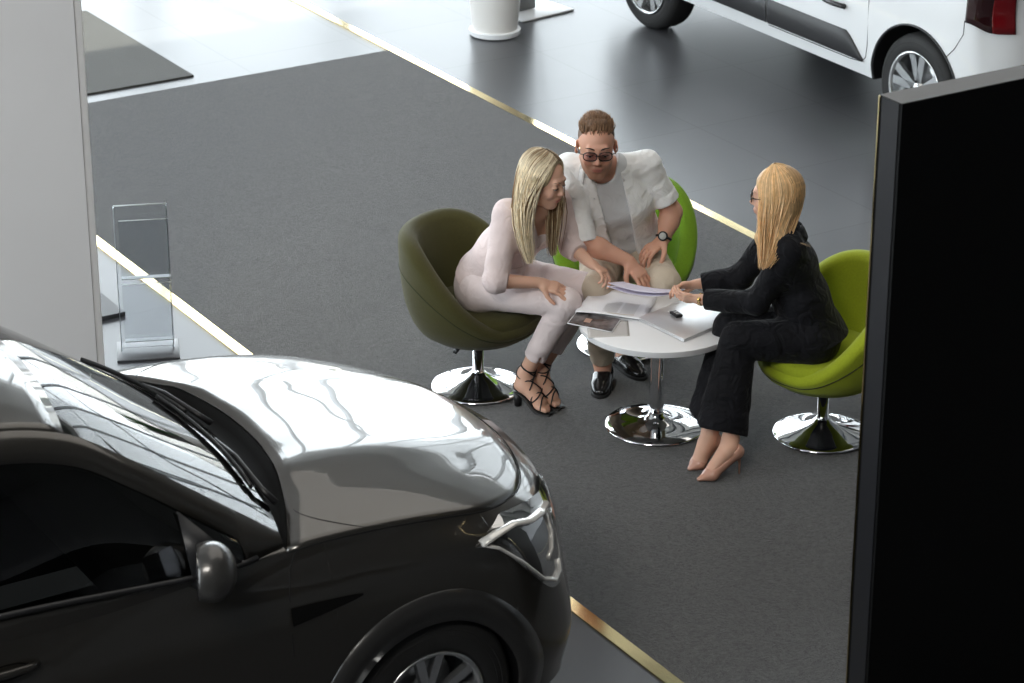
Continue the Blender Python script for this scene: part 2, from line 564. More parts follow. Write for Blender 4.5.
class Field:
    def __init__(s, lo, hi, h):
        s.lo = np.array(lo, float); s.h = h
        s.n = tuple(np.ceil((np.array(hi, float) - s.lo) / h).astype(int) + 1)
        s.a = np.full(s.n, 1.0, dtype=np.float32)
    def _sub(s, lo, hi):
        i0 = np.clip(np.floor((lo - s.lo) / s.h).astype(int), 0, np.array(s.n) - 1)
        i1 = np.clip(np.ceil((hi - s.lo) / s.h).astype(int) + 1, 1, np.array(s.n))
        if np.any(i1 - i0 < 2):
            return None
        sl = tuple(slice(a, b) for a, b in zip(i0, i1))
        ax = [s.lo[k] + s.h * np.arange(i0[k], i1[k]) for k in range(3)]
        return sl, ax[0][:, None, None].astype(np.float32), ax[1][None, :, None].astype(np.float32), ax[2][None, None, :].astype(np.float32)
    def put(s, fn, lo, hi, k=0.0, op='add'):
        mg = max(.03, 2.2 * k)
        r = s._sub(np.array(lo) - mg, np.array(hi) + mg)
        if r is None:
            return
        sl, X, Y, Z = r
        d = fn(X, Y, Z).astype(np.float32)
        a = s.a[sl]
        if op == 'add':
            if k > 0:
                h = np.clip(.5 + .5 * (a - d) / k, 0, 1)
                s.a[sl] = a * (1 - h) + d * h - k * h * (1 - h)
            else:
                s.a[sl] = np.minimum(a, d)
        elif op == 'sub':
            d = -d
            if k > 0:
                h = np.clip(.5 - .5 * (a - d) / k, 0, 1)
                s.a[sl] = a * (1 - h) + d * h + k * h * (1 - h)
            else:
                s.a[sl] = np.maximum(a, d)
        elif op == 'and':
            s.a[sl] = np.maximum(a, d)
    # tapered limb a -> b; flat cuts an end clean; wr = (amplitude, waves) for folds round the limb
    def limb(s, a, b, r0, r1, k=.02, flat=(0, 0), wr=None, op='add', sq=None):
        a = V(*a); b = V(*b); ab = b - a; L2 = ab @ ab; L = math.sqrt(L2); u = ab / L
        if sq is not None:
            sd = nrm(V(*sq[0])); sd = nrm(sd - u * (sd @ u)); f = sq[1]
        if wr:
            o1 = nrm(np.cross(u, V(.3, .5, .8))); o2 = np.cross(u, o1)
        def fn(X, Y, Z):
            px, py, pz = X - a[0], Y - a[1], Z - a[2]
            t = (px * u[0] + py * u[1] + pz * u[2])
            tc = np.clip(t, 0, L)
            qx, qy, qz = px - tc * u[0], py - tc * u[1], pz - tc * u[2]
            if sq is not None:
                w = (qx * sd[0] + qy * sd[1] + qz * sd[2])
                d2 = qx * qx + qy * qy + qz * qz + w * w * (1 / f / f - 1)
                ln = np.sqrt(np.maximum(d2, 1e-12))
            else:
                ln = np.sqrt(qx * qx + qy * qy + qz * qz + 1e-12)
            rr = r0 + (r1 - r0) * tc / L
            d = ln - rr
            if wr:
                ph = (qx * o1[0] + qy * o1[1] + qz * o1[2]) * 26 + (qx * o2[0] + qy * o2[1] + qz * o2[2]) * 13
                d = d - wr[0] * np.sin(t / L * wr[1] * 6.283 + ph + 1.7 * np.sin(t * 21))
            if flat[0]:
                d = np.maximum(d, -t)
            if flat[1]:
                d = np.maximum(d, t - L)
            return d
        rm = max(r0, r1) * (max(1, sq[1]) if sq is not None else 1)
        s.put(fn, np.minimum(a, b) - rm, np.maximum(a, b) + rm, k, op)
        return s
    # ellipsoid, axes = 3 unit vectors (rows), radii
    def ell(s, c, rad, axes=None, k=.02, op='add'):
        c = V(*c); A = np.eye(3) if axes is None else np.array([nrm(x) for x in axes])
        r = V(*rad)
        def fn(X, Y, Z):
            px, py, pz = X - c[0], Y - c[1], Z - c[2]
            e = 0; g = 0
            for i in range(3):
                q = px * A[i, 0] + py * A[i, 1] + pz * A[i, 2]
                e = e + (q / r[i]) ** 2; g = g + (q / r[i] ** 2) ** 2
            e = np.sqrt(np.maximum(e, 1e-9)); g = np.sqrt(np.maximum(g, 1e-9))
            return e * (e - 1) / g
        m = r.max()
        s.put(fn, c - m, c + m, k, op)
        return s
    # elliptical trunk piece between two centres: side vector, (half width, half depth) at both ends
    def trunk(s, a, b, side, wd0, wd1, k=.03, flat=(0, 0), fold=None, side1=None, op='add', sup=2.0):
        a = V(*a); b = V(*b); ab = b - a; L = np.linalg.norm(ab); u = ab / L
        s0 = nrm(V(*side) - u * (V(*side) @ u)); s1 = s0
        if side1 is not None:
            s1 = nrm(V(*side1) - u * (V(*side1) @ u))
        def fn(X, Y, Z):
            px, py, pz = X - a[0], Y - a[1], Z - a[2]
            t = px * u[0] + py * u[1] + pz * u[2]
            tc = np.clip(t, 0, L); f = tc / L
            sx, sy, sz = [s0[i] * (1 - f) + s1[i] * f for i in range(3)]
            n = np.sqrt(sx * sx + sy * sy + sz * sz); sx = sx / n; sy = sy / n; sz = sz / n
            fx = u[1] * sz - u[2] * sy; fy = u[2] * sx - u[0] * sz; fz = u[0] * sy - u[1] * sx
            w = wd0[0] + (wd1[0] - wd0[0]) * f; d_ = wd0[1] + (wd1[1] - wd0[1]) * f
            qs = px * sx + py * sy + pz * sz; qf = px * fx + py * fy + pz * fz; qa = t - tc
            m = np.minimum(w, d_)
            e = (np.abs(qs / w) ** sup + np.abs(qf / d_) ** sup + np.abs(qa / m) ** sup) ** (1 / sup)
            d = (e - 1) * m
            if fold:
                d = d - fold[0] * np.sin(t / L * fold[1] * 6.283 + qs * fold[2] + 1.3 * np.sin(qs * 18 + t * 9))
            if flat[0]: d = np.maximum(d, -t)
            if flat[1]: d = np.maximum(d, t - L)
            return d
        rm = max(*wd0, *wd1)
        s.put(fn, np.minimum(a, b) - rm, np.maximum(a, b) + rm, k, op)
        return s
    def half(s, p, n, lo, hi, op='and'):
        p = V(*p); n = nrm(V(*n))
        s.put(lambda X, Y, Z: (X - p[0]) * n[0] + (Y - p[1]) * n[1] + (Z - p[2]) * n[2] + 0 * X * Y * Z, np.array(lo) + .03, np.array(hi) - .03, 0, op)
        return s
    def mesh(s):
        a = s.a; nx, ny, nz = a.shape
        ins = a < 0
        idx = -np.ones((nx - 1, ny - 1, nz - 1), dtype=np.int64)
        cnt = np.zeros((nx - 1, ny - 1, nz - 1), dtype=np.int8)
        for i in (0, 1):
            for j in (0, 1):
                for k in (0, 1):
                    cnt += ins[i:nx - 1 + i, j:ny - 1 + j, k:nz - 1 + k]
        act = (cnt > 0) & (cnt < 8)
        I = np.argwhere(act)
        idx[act] = np.arange(len(I))
        acc = np.zeros((len(I), 3)); num = np.zeros(len(I))
        cs = {}
        for c in range(8):
            o = (c >> 2 & 1, c >> 1 & 1, c & 1)
            cs[o] = a[I[:, 0] + o[0], I[:, 1] + o[1], I[:, 2] + o[2]].astype(float)
        for o in cs:
            for ax in range(3):
                if o[ax] == 0:
                    q = list(o); q[ax] = 1; q = tuple(q)
                    A, B = cs[o], cs[q]
                    cr = (A < 0) != (B < 0)
                    t = np.where(cr, A / np.where(np.abs(A - B) < 1e-12, 1, A - B), 0)
                    p = np.tile(np.array(o, float), (len(I), 1)); p[:, ax] = t
                    acc[cr] += p[cr]; num[cr] += 1
        vs = s.lo + s.h * (I + acc / np.maximum(num, 1)[:, None])
        fs = []
        for ax in range(3):
            sl0 = [slice(1, n - 1) for n in (nx, ny, nz)]; sl1 = list(sl0)
            sl0[ax] = slice(0, (nx, ny, nz)[ax] - 1); sl1[ax] = slice(1, (nx, ny, nz)[ax])
            A = ins[tuple(sl0)]; B = ins[tuple(sl1)]
            for flip, m in ((0, A & ~B), (1, ~A & B)):
                e = np.argwhere(m)
                if len(e) == 0: continue
                e = e + 1; e[:, ax] -= 1
                b_, c_ = [(1, 2), (2, 0), (0, 1)][ax]
                q = []
                for db, dc in ((-1, -1), (0, -1), (0, 0), (-1, 0)):
                    g = e.copy(); g[:, b_] += db; g[:, c_] += dc
                    q.append(idx[g[:, 0], g[:, 1], g[:, 2]])
                q = np.stack(q, 1)
                if flip: q = q[:, ::-1]
                fs.append(q)
        return vs, np.concatenate(fs)

def smooth_v(vs, fs, it=2, lam=.5):
    n = len(vs)
    for _ in range(it):
        acc = np.zeros_like(vs); num = np.zeros(n)
        for a, b in ((0, 1), (1, 2), (2, 3), (3, 0)):
            np.add.at(acc, fs[:, a], vs[fs[:, b]]); np.add.at(num, fs[:, a], 1)
            np.add.at(acc, fs[:, b], vs[fs[:, a]]); np.add.at(num, fs[:, b], 1)
        vs = vs * (1 - lam) + lam * acc / np.maximum(num, 1)[:, None]
    return vs

def np_mesh(name, vs, fs, mats, parent, colors=None, origin=(0, 0, 0), mi=None, kind=None):
    me = bpy.data.meshes.new(name)
    vs = vs - np.array(origin)
    me.vertices.add(len(vs)); me.vertices.foreach_set('co', vs.astype(np.float32).ravel())
    nl = fs.size; k = fs.shape[1]
    me.loops.add(nl); me.loops.foreach_set('vertex_index', fs.astype(np.int32).ravel())
    me.polygons.add(len(fs))
    me.polygons.foreach_set('loop_start', np.arange(0, nl, k, dtype=np.int32))
    me.polygons.foreach_set('loop_total', np.full(len(fs), k, dtype=np.int32))
    if not isinstance(mats, (list, tuple)): mats = [mats]
    for m in mats: me.materials.append(m)
    if mi is not None: me.polygons.foreach_set('material_index', mi.astype(np.int32))
    me.update(calc_edges=True)
    me.polygons.foreach_set('use_smooth', np.ones(len(fs), dtype=bool))
    if colors is not None:
        at = me.color_attributes.new('Col', 'FLOAT_COLOR', 'POINT')
        at.data.foreach_set('color', np.concatenate([colors, np.ones((len(colors), 1))], 1).astype(np.float32).ravel())
    me.validate()
    o = bpy.data.objects.new(name, me); COL.objects.link(o)
    if parent is not None: o.parent = parent
    if kind: o['kind'] = kind
    return o

# ---------------------------------------------------------------- heads, hands, feet
class Head:
    """local frame: f forward, u up, l to the figure's left; size scale s"""
    def __init__(s, c, f, up=(0, 0, 1), sc=1.0):
        s.c = V(*c); s.f = nrm(V(*f)); u = V(*up); s.u = nrm(u - s.f * (u @ s.f)); s.l = np.cross(s.u, s.f); s.s = sc
    def P(s, f, l, u):
        return s.c + s.s * (f * s.f + l * s.l + u * s.u)
    @property
    def ax(s): return [s.f, s.l, s.u]
    def loc(s, P):
        d = (P - s.c) / s.s
        return np.stack([d @ s.f, d @ s.l, d @ s.u], -1)

def head_sdf(F, H, male=False, smile=.3):
    s = H.s; P = H.P; ax = H.ax
    F.ell(P(-.012, 0, .035), (.094 * s, .074 * s, .083 * s), ax, k=.01)
    F.ell(P(.018, 0, -.02), (.072 * s, .065 * s, .085 * s), ax, k=.02)
    jw = .056 if male else .050
    F.ell(P(.025, 0, -.072), (.055 * s, jw * s, .034 * s), ax, k=.02)
    F.ell(P(.068, 0, -.098), (.020 * s, (.024 if male else .018) * s, .018 * s), ax, k=.022)       # chin
    for q in (-1, 1):
        F.limb(P(-.015, q * jw * .95, -.05), P(.06, q * .02, -.1), .014 * s, .014 * s, k=.025)      # jaw line
        F.ell(P(.066, q * .036, -.03), (.020 * s, .022 * s, .022 * s), ax, k=.02)                   # cheek
    F.limb(P(.078, -.032, .028), P(.078, .032, .028), .012 * s, .012 * s, k=.015)                   # brow
    for q in (-1, 1):
        F.ell(P(.097, q * .031, .006), (.014 * s, .019 * s, .011 * s), ax, k=.012, op='sub')        # sockets
        F.ell(P(.077, q * .031, .005), (.0135 * s, .0155 * s, .012 * s), ax, k=.004)                # lidded eye
    F.limb(P(.086, 0, .012), P(.103, 0, -.025), .0075 * s, .0100 * s, k=.012)                       # nose
    F.ell(P(.101, 0, -.028), (.012 * s, .011 * s, .010 * s), ax, k=.006)
    for q in (-1, 1):
        F.ell(P(.093, q * .012, -.032), (.010 * s, .007 * s, .007 * s), ax, k=.006)
    F.ell(P(.082, 0, -.06), (.016 * s, .026 * s, .017 * s), ax, k=.014)                             # mouth mound
    F.limb(P(.0935, -.014, -.056), P(.0935, .014, -.056), .0052 * s, .0052 * s, k=.004)
    F.limb(P(.0915, -.012, -.067), P(.0915, .012, -.067), .006 * s, .006 * s, k=.004)
    for q in (-1, 1):
        F.limb(P(.0935, q * .012, -.0565), P(.083, q * .026, -.0545), .004 * s, .003 * s, k=.004)
    F.limb(P(.1005, -.02, -.0615), P(.1005, .02, -.0615), .0035 * s, .0035 * s, k=.004, op='sub')
    for q in (-1, 1):                                                                              # ears
        F.ell(P(-.012, q * .080, -.002), (.019 * s, .008 * s, .031 * s), [H.f, H.l + .35 * q * -H.f * 1.0, H.u], k=.006)
        F.ell(P(-.006, q * .090, .002), (.009 * s, .006 * s, .017 * s), ax, k=.004, op='sub')

def hand_sdf(F, W, d, n, sc=1.0, left=True, curl=(.5, .5, .5, .5), spread=.1, thumb=(.4, .5), k=.006):
    """W wrist, d along the hand, n = back-of-hand normal; thumb side t. curl in radians per joint"""
    W = V(*W); d = nrm(V(*d)); n = V(*n); n = nrm(n - d * (n @ d))
    t = np.cross(n, d) if left else np.cross(d, n)       # towards the thumb
    s = sc
    F.limb(W - d * .02, W + d * .02 * s, .024 * s, .025 * s, k=.012, sq=(n, .72))
    F.trunk(W + d * .01 * s, W + d * .078 * s, t, (.027 * s, .017 * s), (.039 * s, .0135 * s), k=.012)
    tips = []
    for i, (off, L, r) in enumerate(((.030, .078, .0088), (.010, .086, .0090), (-.010, .080, .0086), (-.029, .064, .0078))):
        a = W + d * (.082 - .004 * abs(i - 1)) * s + t * off * s
        dr = nrm(d + t * spread * (1.2 - i * .8)); c = curl[i]
        seg = [L * .44 * s, L * .32 * s, L * .26 * s]; p = a; angc = c * .8
        F.limb(a - d * .02 * s, a, r * s * 1.05, r * s * 1.1, k=.005)
        for j, sl in enumerate(seg):
            q = p + (dr * math.cos(angc) - n * math.sin(angc)) * sl
            F.limb(p, q, r * s * (1.06 - .1 * j), r * s * (.98 - .1 * j), k=.003)
            p = q; angc += c
        tips.append(p)
    a = W + d * .022 * s + t * .026 * s - n * .004 * s
    td = nrm(d * math.cos(thumb[0] + .35) + t * math.sin(thumb[0] + .35) - n * thumb[1])
    b = a + td * .040 * s
    F.limb(W + d * .02 * s + t * .012 * s, a, .015 * s, .014 * s, k=.012)
    F.limb(a, b, .0145 * s, .0115 * s, k=.008)
    td2 = nrm(td * .8 + d * .55 - n * thumb[1] * .3)
    c_ = b + td2 * .028 * s
    F.limb(b, c_, .0112 * s, .0102 * s, k=.003)
    F.limb(c_, c_ + nrm(td2 + d * .3) * .022 * s, .0102 * s, .0082 * s, k=.003)
    return tips

def foot_sdf(F, ankle, heel, toe, ball_r=.038, toes=True, k=.015, up=(0, 0, 1)):
    """bare foot from heel to toe tip (bottom points); ankle joint above the heel"""
    A = V(*ankle); Hh = V(*heel); T = V(*toe); d = nrm(T - Hh); s = nrm(np.cross(V(*up), d)); u = np.cross(d, s)
    L = np.linalg.norm(T - Hh)
    hc = Hh + u * .028 + d * .028
    ball = Hh * .32 + T * .68; ball[2] = T[2] + .014; fd = T - ball; fd[2] = 0; Lt = np.linalg.norm(fd); fd = fd / Lt
    F.limb(A, hc + u * .02, .031, .030, k=.02)
    F.limb(hc, hc + d * .01, .027, .027, k=.02)
    F.limb(hc + u * .012 + d * .03, ball + u * .012, .030, .022, k=.025, sq=(s, 1.15))
    F.limb(A + d * .005, ball + u * .004, .026, .018, k=.03, sq=(s, 1.35))
    F.limb(ball - s * .016, ball + s * .018, .0175, .0175, k=.015)
    if toes:
        for i in range(5):
            o = (-.027 + .0135 * i)
            l = Lt * (1.0 - .09 * abs(i - 1) ** 1.3 - .03 * i)
            r = (.0115, .0085, .008, .0078, .0075)[i]
            b0 = ball + s * o * .95 + fd * .004 - V(0, 0, .003)
            tip = ball + fd * (l - r) + s * (o * 1.08); tip[2] = T[2] + r - .008
            F.limb(b0, tip + V(0, 0, .003), r * 1.15, r, k=.002)
    else:
        F.limb(ball, T - fd * .02 + V(0, 0, .0), .016, .008, k=.01, sq=(s, 1.5))

def strands(name, parent, m, origin, paths, r0=.0022, col=None, n=4):
    """hair locks: each path is a list of points with a colour"""
    b = MB()
    for pts, c, rr in paths:
        k = len(pts)
        rad = [rr * (1 if i < k - 4 else (k - i) / 4.5) for i in range(k)]
        b.tube([tuple(np.array(p) - origin) for p in pts], rad, n, 0, c, cap=False)
    return b.build(name, m, parent)

M['hair'] = mat('hair', (1, 1, 1), .45, vcol=True, spec=.35, var=.12, vscale=60)
M['skin'] = mat('skin', (1, 1, 1), .5, vcol=True, sss=.12, spec=.35, bump=.05, bscale=120)
# ================================================================ PEOPLE
def tri_fix(vs, fs):
    """make the faces point outwards (signed volume > 0)"""
    a, b, c = vs[fs[:, 0]], vs[fs[:, 1]], vs[fs[:, 2]]
    if np.einsum('ij,ij->i', a, np.cross(b, c)).sum() < 0:
        fs = fs[:, ::-1]
    return fs

def emit(F, name, m, parent, org, colf=None, it=1):
    vs, fs = F.mesh()
    if it: vs = smooth_v(vs, fs, it, .4)
    fs = tri_fix(vs, fs)
    return np_mesh(name, vs, fs, m, parent, colf(vs) if colf else None, org)

def lerp3(a, b, t): return V(*a) * (1 - t) + V(*b) * t
def sstep(x, a, b):
    t = np.clip((x - a) / (b - a), 0, 1); return t * t * (3 - 2 * t)

def skin_color(H, base, lip, brow=None, stubble=None, red=(.62, .26, .19)):
    base = np.array(base)
    def f(vs):
        q = H.loc(vs); fw, l, u = q[:, 0], q[:, 1], q[:, 2]
        c = np.tile(base, (len(vs), 1))
        def blend(c, w, k): return c * (1 - w[:, None]) + np.array(k) * w[:, None]
        face = (fw > .03) & (np.abs(l) < .09) & (np.abs(u) < .13)
        ck = np.exp(-(((np.abs(l) - .038) / .018) ** 2 + ((u + .032) / .016) ** 2)) * face
        c = blend(c, .35 * ck, red)
        ns = np.exp(-((l / .014) ** 2 + ((u + .03) / .012) ** 2)) * (fw > .095)
        c = blend(c, .25 * ns, red)
        if stubble:
            w = sstep(-u, .035, .06) * sstep(fw, -.02, .015) * (np.abs(l) < .085) * (u > -.16) * (1 - sstep(-u, .118, .15))
            must = np.exp(-((l / .03) ** 2 + ((u + .045) / .009) ** 2)) * (fw > .07)
            w = np.clip(w * (1 - .6 * np.exp(-((np.abs(l) - .045) / .02) ** 2 - ((u + .045) / .02) ** 2)) + must, 0, 1)
            c = blend(c, w * .6, stubble)
        lw = np.exp(-((l / .021) ** 4 + ((u + .0615) / .0095) ** 4)) * (fw > .078)
        c = blend(c, lw * .8, lip)
        ln = np.exp(-((l / .02) ** 4 + ((u + .0615) / .0028) ** 2)) * (fw > .078)
        c = blend(c, ln * .6, (.16, .04, .03))
        return c
    return f

def eyes(H, parent, org, iris=(.05, .07, .06), down=.45):
    for q in (-1, 1):
        b = MB()
        c = H.P(.0775, q * .031, .002)
        Mx = Matrix.Translation(Vector(c - org))
        b.sphere((0, 0, 0), .0122 * H.s, 0, Mx, 16)
        g = nrm(H.f * math.cos(down) - H.u * math.sin(down))
        b.sphere(tuple(c - org + g * .0062 * H.s), .0072 * H.s, 1, None, 12)
        b.build('eye', [M['eye'], M['iris']], parent)

def lashes(H, parent, org, r=.0017):
    for q in (-1, 1):
        b = MB()
        pts = [H.P(.0935 - .06 * abs(t) ** 2 * .18 - .004 * abs(t), q * .031 + t * .017, .0015 + .002 * (1 - t * t) - .001) - org for t in (-1, -.6, -.2, .2, .6, 1)]
        b.tube(pts, r * H.s, 5)
        b.build('eyelashes', M['dark_hair'], parent)

def brows(H, parent, org, m, u0=.0275, th=.0032):
    for q in (-1, 1):
        b = MB()
        pts = [H.P(.0905 - .012 * (t ** 2) * 1.2, q * (.013 + .038 * t), u0 + .006 * math.sin(min(1, t * 1.2) * 2.4)) - org for t in (0, .2, .4, .6, .8, 1)]
        b.tube(pts, [th * H.s * k for k in (.7, 1, 1, .9, .6, .25)], 6, flat=1)
        b.build('eyebrow', m, parent)

def spectacles(H, parent, org, m, lens_m, dark=False, w=.024, h=.0175):
    g = empty('spectacles', (0, 0, 0)); g.parent = parent
    b = MB()
    for q in (-1, 1):
        ring = []
        for i in range(25):
            a = 2 * PI * i / 24
            ca, sa = math.cos(a), math.sin(a)
            e = 2.8
            x = w * abs(ca) ** (2 / e) * (1 if ca > 0 else -1); y = h * abs(sa) ** (2 / e) * (1 if sa > 0 else -1)
            ring.append(H.P(.104 - .004 * (x * q / w + 1), q * .0315 + x, .003 + y) - org)
        b.tube(ring, .0023 * H.s, 6, cap=False)
        lens = MB()
        cc = sum(ring[:-1]) / 24
        lens.add([tuple(cc)] + [tuple(p) for p in ring[:-1]], [(0, i + 1, (i + 1) % 24 + 1) for i in range(24)])
        lens.build('lens', lens_m, g)
        b.tube([H.P(.096, q * .055, .012) - org, H.P(.09, q * .072, .012) - org, H.P(.05, q * .079, .010) - org, H.P(0, q * .082, .008) - org, H.P(-.022, q * .082, -.006) - org], .0018 * H.s, 6)
    b.tube([H.P(.101, -.009, .006) - org, H.P(.108, 0, .010) - org, H.P(.101, .009, .006) - org], .0019 * H.s, 6)
    b.build('frame', m, g)
    return g

M['eye'] = mat('eye_white', (.72, .70, .68), .15)
M['iris'] = mat('iris', (.04, .05, .05), .1)
M['dark_hair'] = mat('dark_hair', (.035, .022, .015), .6)
M['brow_hair'] = mat('brow_hair', (.13, .08, .045), .7)
M['lens'] = glass_mat('lens', (.82, .74, .80), 1.5)
M['frame_dark'] = mat('frame_dark', (.02, .015, .015), .25)
def cloth(name, c, rough=.85, fold=.3, fs=9, sheen=.1, var=.05, **k):
    m = mat(name, c, rough, var=var, vscale=6, bump=fold, bscale=fs, sheen=sheen, spec=.25, **k)
    for n in m.node_tree.nodes:
        if n.type == 'BUMP': n.inputs['Distance'].default_value = .028
        if n.type == 'TEX_NOISE' and abs(n.inputs['Scale'].default_value - fs) < 1e-4:
            n.inputs['Distortion'].default_value = 1.2; n.inputs['Detail'].default_value = 2.5
    return m
M['blush'] = cloth('blush_linen', (.72, .60, .585), .8, .35, 14)
M['blush_pants'] = cloth('blush_cotton', (.74, .64, .63), .8, .35, 12)
M['shirt'] = cloth('white_linen', (.86, .87, .87), .8, .5, 12)
M['tee'] = cloth('grey_tee', (.62, .64, .66), .85, .35, 10)
M['khaki'] = cloth('khaki', (.52, .44, .345), .85, .45, 10)
M['velvet'] = cloth('black_velvet', (.0035, .0035, .0055), .8, .8, 14, sheen=.06, var=.3)
M['leather'] = mat('black_leather', (.014, .013, .013), .22, coat=.4)
M['nude'] = mat('nude_patent', (.56, .30, .215), .18, coat=.5)
M['strap'] = mat('black_strap', (.012, .011, .011), .45)
M['gold'] = mat('gold', (.8, .55, .22), .2, 1.0)

def shoe_sdf(F, heel, toe, h=.095, wid=.044, up=(0, 0, 1)):
    Hh = V(*heel); T = V(*toe); d = nrm(T - Hh); s = nrm(np.cross(V(*up), d)); L = np.linalg.norm(T - Hh)
    z = V(0, 0, 1)
    F.limb(Hh + d * .035 + z * .035, Hh + d * .04 + z * h, .037, .036, k=.02, flat=(0, 1))
    F.limb(Hh + d * .035 + z * .036, Hh + d * L * .66 + z * .034, .034, .033, k=.025, sq=(s, 1.18))
    F.limb(Hh + d * L * .45 + z * .05, Hh + d * L * .80 + z * .026, .030, .024, k=.03, sq=(s, 1.5))
    F.limb(Hh + d * L * .66 + z * .028, Hh + d * (L - .03) + z * .022, .027, .021, k=.02, sq=(s, 1.35))
    F.half(Hh + z * .012, -z, np.minimum(Hh, T) - .08, np.maximum(Hh, T) + V(.08, .08, .15))

def sole_outline(heel, toe, w0, w1, point=2.2, n=28, ext=0.0):
    Hh = V(*heel); T = V(*toe); d = nrm(T - Hh); s = nrm(np.cross(V(0, 0, 1), d)); L = np.linalg.norm(T - Hh)
    pts = []
    for sd in (1, -1):
        rng = range(n + 1) if sd > 0 else range(n - 1, 0, -1)
        for i in rng:
            t = i / n
            w = (w0 + (w1 - w0) * sstep(t, .25, .65)) * (1 - max(0, (t - .66) / .34) ** point) ** .5 * min(1, (max(t, .0) / .1 + .0)) ** .5
            p = Hh + d * (t * L) + s * sd * w
            pts.append(p)
    return pts

# ---------------------------------------------------------------- woman in pale pink
def woman_pink():
    org = V(-.14, 11.53, 0)
    p = empty('person', A2W(org[0], org[1], .006), -AZ, 'person with long blonde hair in pale pink jacket and trousers, leaning over the papers', 'person')
    o6 = V(0, 0, .006)
    org = org + o6 * 0
    head = Head((.142, 11.335, 1.108), nrm(V(.80, -.50, -.24)), sc=1.01)
    neck = V(.115, 11.385, .985)
    sN, sF = V(-.020, 11.335, .945), V(.205, 11.53, .93)
    hN, hF = V(-.14, 11.44, .54), V(-.09, 11.64, .54)
    kN, kF = V(.245, 11.25, .548), V(.35, 11.44, .545)
    aN, aF = V(.058, 11.335, .155), V(.128, 11.395, .155)
    eN, wN = V(-.075, 11.20, .675), V(.13, 11.235, .65)
    eF, wF = V(.27, 11.47, .735), V(.355, 11.365, .695)
    side = nrm(sF - sN)
    chest = V(.055, 11.43, .85); waist = V(-.035, 11.50, .68); pel = V(-.105, 11.54, .555)
    lo, hi = V(-.42, 11.0, -.01), V(.56, 11.85, 1.30)
    F = Field(lo, hi, .004)
    F.trunk(pel, waist, (.25, .97, 0), (.155, .115), (.12, .095), k=.03, side1=(.4, .9, 0))
    F.trunk(waist, chest, (.4, .9, 0), (.12, .095), (.135, .10), k=.03, side1=side)
    F.trunk(chest, neck - V(0, 0, .04), side, (.135, .10), (.09, .06), k=.03)
    fwd = nrm(np.cross(side, V(0, 0, 1)))
    for q in (-1, 1):
        F.ell(chest + side * q * .07 + fwd * .075 - V(0, 0, .015), (.058, .058, .058), k=.03)
    F.limb(sN, neck, .045, .04, k=.03); F.limb(sF, neck, .045, .04, k=.03)
    F.limb(neck - V(0, 0, .04), head.P(-.02, 0, -.06), .052, .05, k=.02)
    head_sdf(F, head)
    F.limb(sN, eN, .045, .036, k=.03); F.limb(eN, wN, .037, .024, k=.01)
    F.limb(sF, eF, .045, .036, k=.03); F.limb(eF, wF, .037, .024, k=.01)
    hand_sdf(F, wN, nrm(V(.95, -.12, -.28)), V(.1, -.45, .9), .93, left=False, curl=(.25, .3, .3, .35), spread=.12)
    hand_sdf(F, wF, nrm(V(.72, -.42, -.35)), V(.25, .1, .9), .95, left=True, curl=(.75, .55, .65, .75), spread=.02, thumb=(.25, .55))
    for h_, k_, a_, hl, te in ((hN, kN, aN, V(.010, 11.345, .078), V(.184, 11.222, .022)), (hF, kF, aF, V(.082, 11.405, .078), V(.230, 11.285, .022))):
        F.limb(h_, k_, .085, .056, k=.03); F.limb(k_, lerp3(k_, a_, .35), .054, .052, k=.02); F.limb(lerp3(k_, a_, .35), a_, .052, .032, k=.02)
        foot_sdf(F, a_, hl, te, toes=1)
    col = skin_color(head, (.66, .39, .28), (.50, .10, .09))
    emit(F, 'body', M['skin'], p, org, col)
    eyes(head, p, org); lashes(head, p, org); brows(head, p, org, M['brow_hair'], th=.0022)
    # toenails are tiny: red varnish on the toes is left to the skin
    # trousers
    G = Field(lo, hi, .005)
    G.trunk(pel - V(.02, 0, .03), waist, (.25, .97, 0), (.185, .14), (.14, .115), k=.03)
    for h_, k_, a_ in ((hN, kN, aN), (hF, kF, aF)):
        G.limb(h_, k_, .098, .068, k=.035, wr=(.0012, 4))
        cuf = lerp3(k_, a_, .755)
        G.limb(k_, cuf, .069, .052, k=.012, flat=(0, 1), wr=(.001, 3))
        G.limb(lerp3(k_, a_, .77), cuf + nrm(a_ - k_) * .035, .050, .047, k=.0, flat=(1, 1), op='sub') if False else None
    # slit at the front of each hem
    for k_, a_ in ((kN, aN), (kF, aF)):
        c = lerp3(k_, a_, .775) + V(.03, -.050, 0)
        G.limb(c + V(0, 0, -.03), c + V(0, 0, .045), .024, .001, k=0, op='sub')
    G.put(lambda X, Y, Z: (Z - .66) + 0 * X * Y, V(-.4, 11.2, .6), V(.4, 11.8, .8), 0, 'and')
    emit(G, 'trousers', M['blush_pants'], p, org)
    # jacket
    J = Field(lo, hi, .005)
    J.trunk(V(-.135, 11.55, .545), V(-.045, 11.50, .70), (.3, .95, 0), (.185, .135), (.150, .112), k=.04, fold=(.003, 1, 22), side1=(.4, .9, 0), flat=(1, 0))
    J.trunk(V(-.045, 11.50, .70), chest, (.4, .9, 0), (.150, .112), (.155, .115), k=.04, fold=(.002, 1, 20), side1=side)
    J.trunk(chest, neck - V(0, 0, .055), side, (.162, .122), (.10, .07), k=.035)
    for q in (-1, 1):
        J.ell(chest + side * q * .075 + fwd * .075 - V(0, 0, .02), (.066, .066, .07), k=.03)
    J.limb(sN, neck - V(0, 0, .02), .058, .045, k=.03); J.limb(sF, neck - V(0, 0, .02), .058, .045, k=.03)
    cN = lerp3(eN, wN, .22); cF = lerp3(eF, wF, .42)
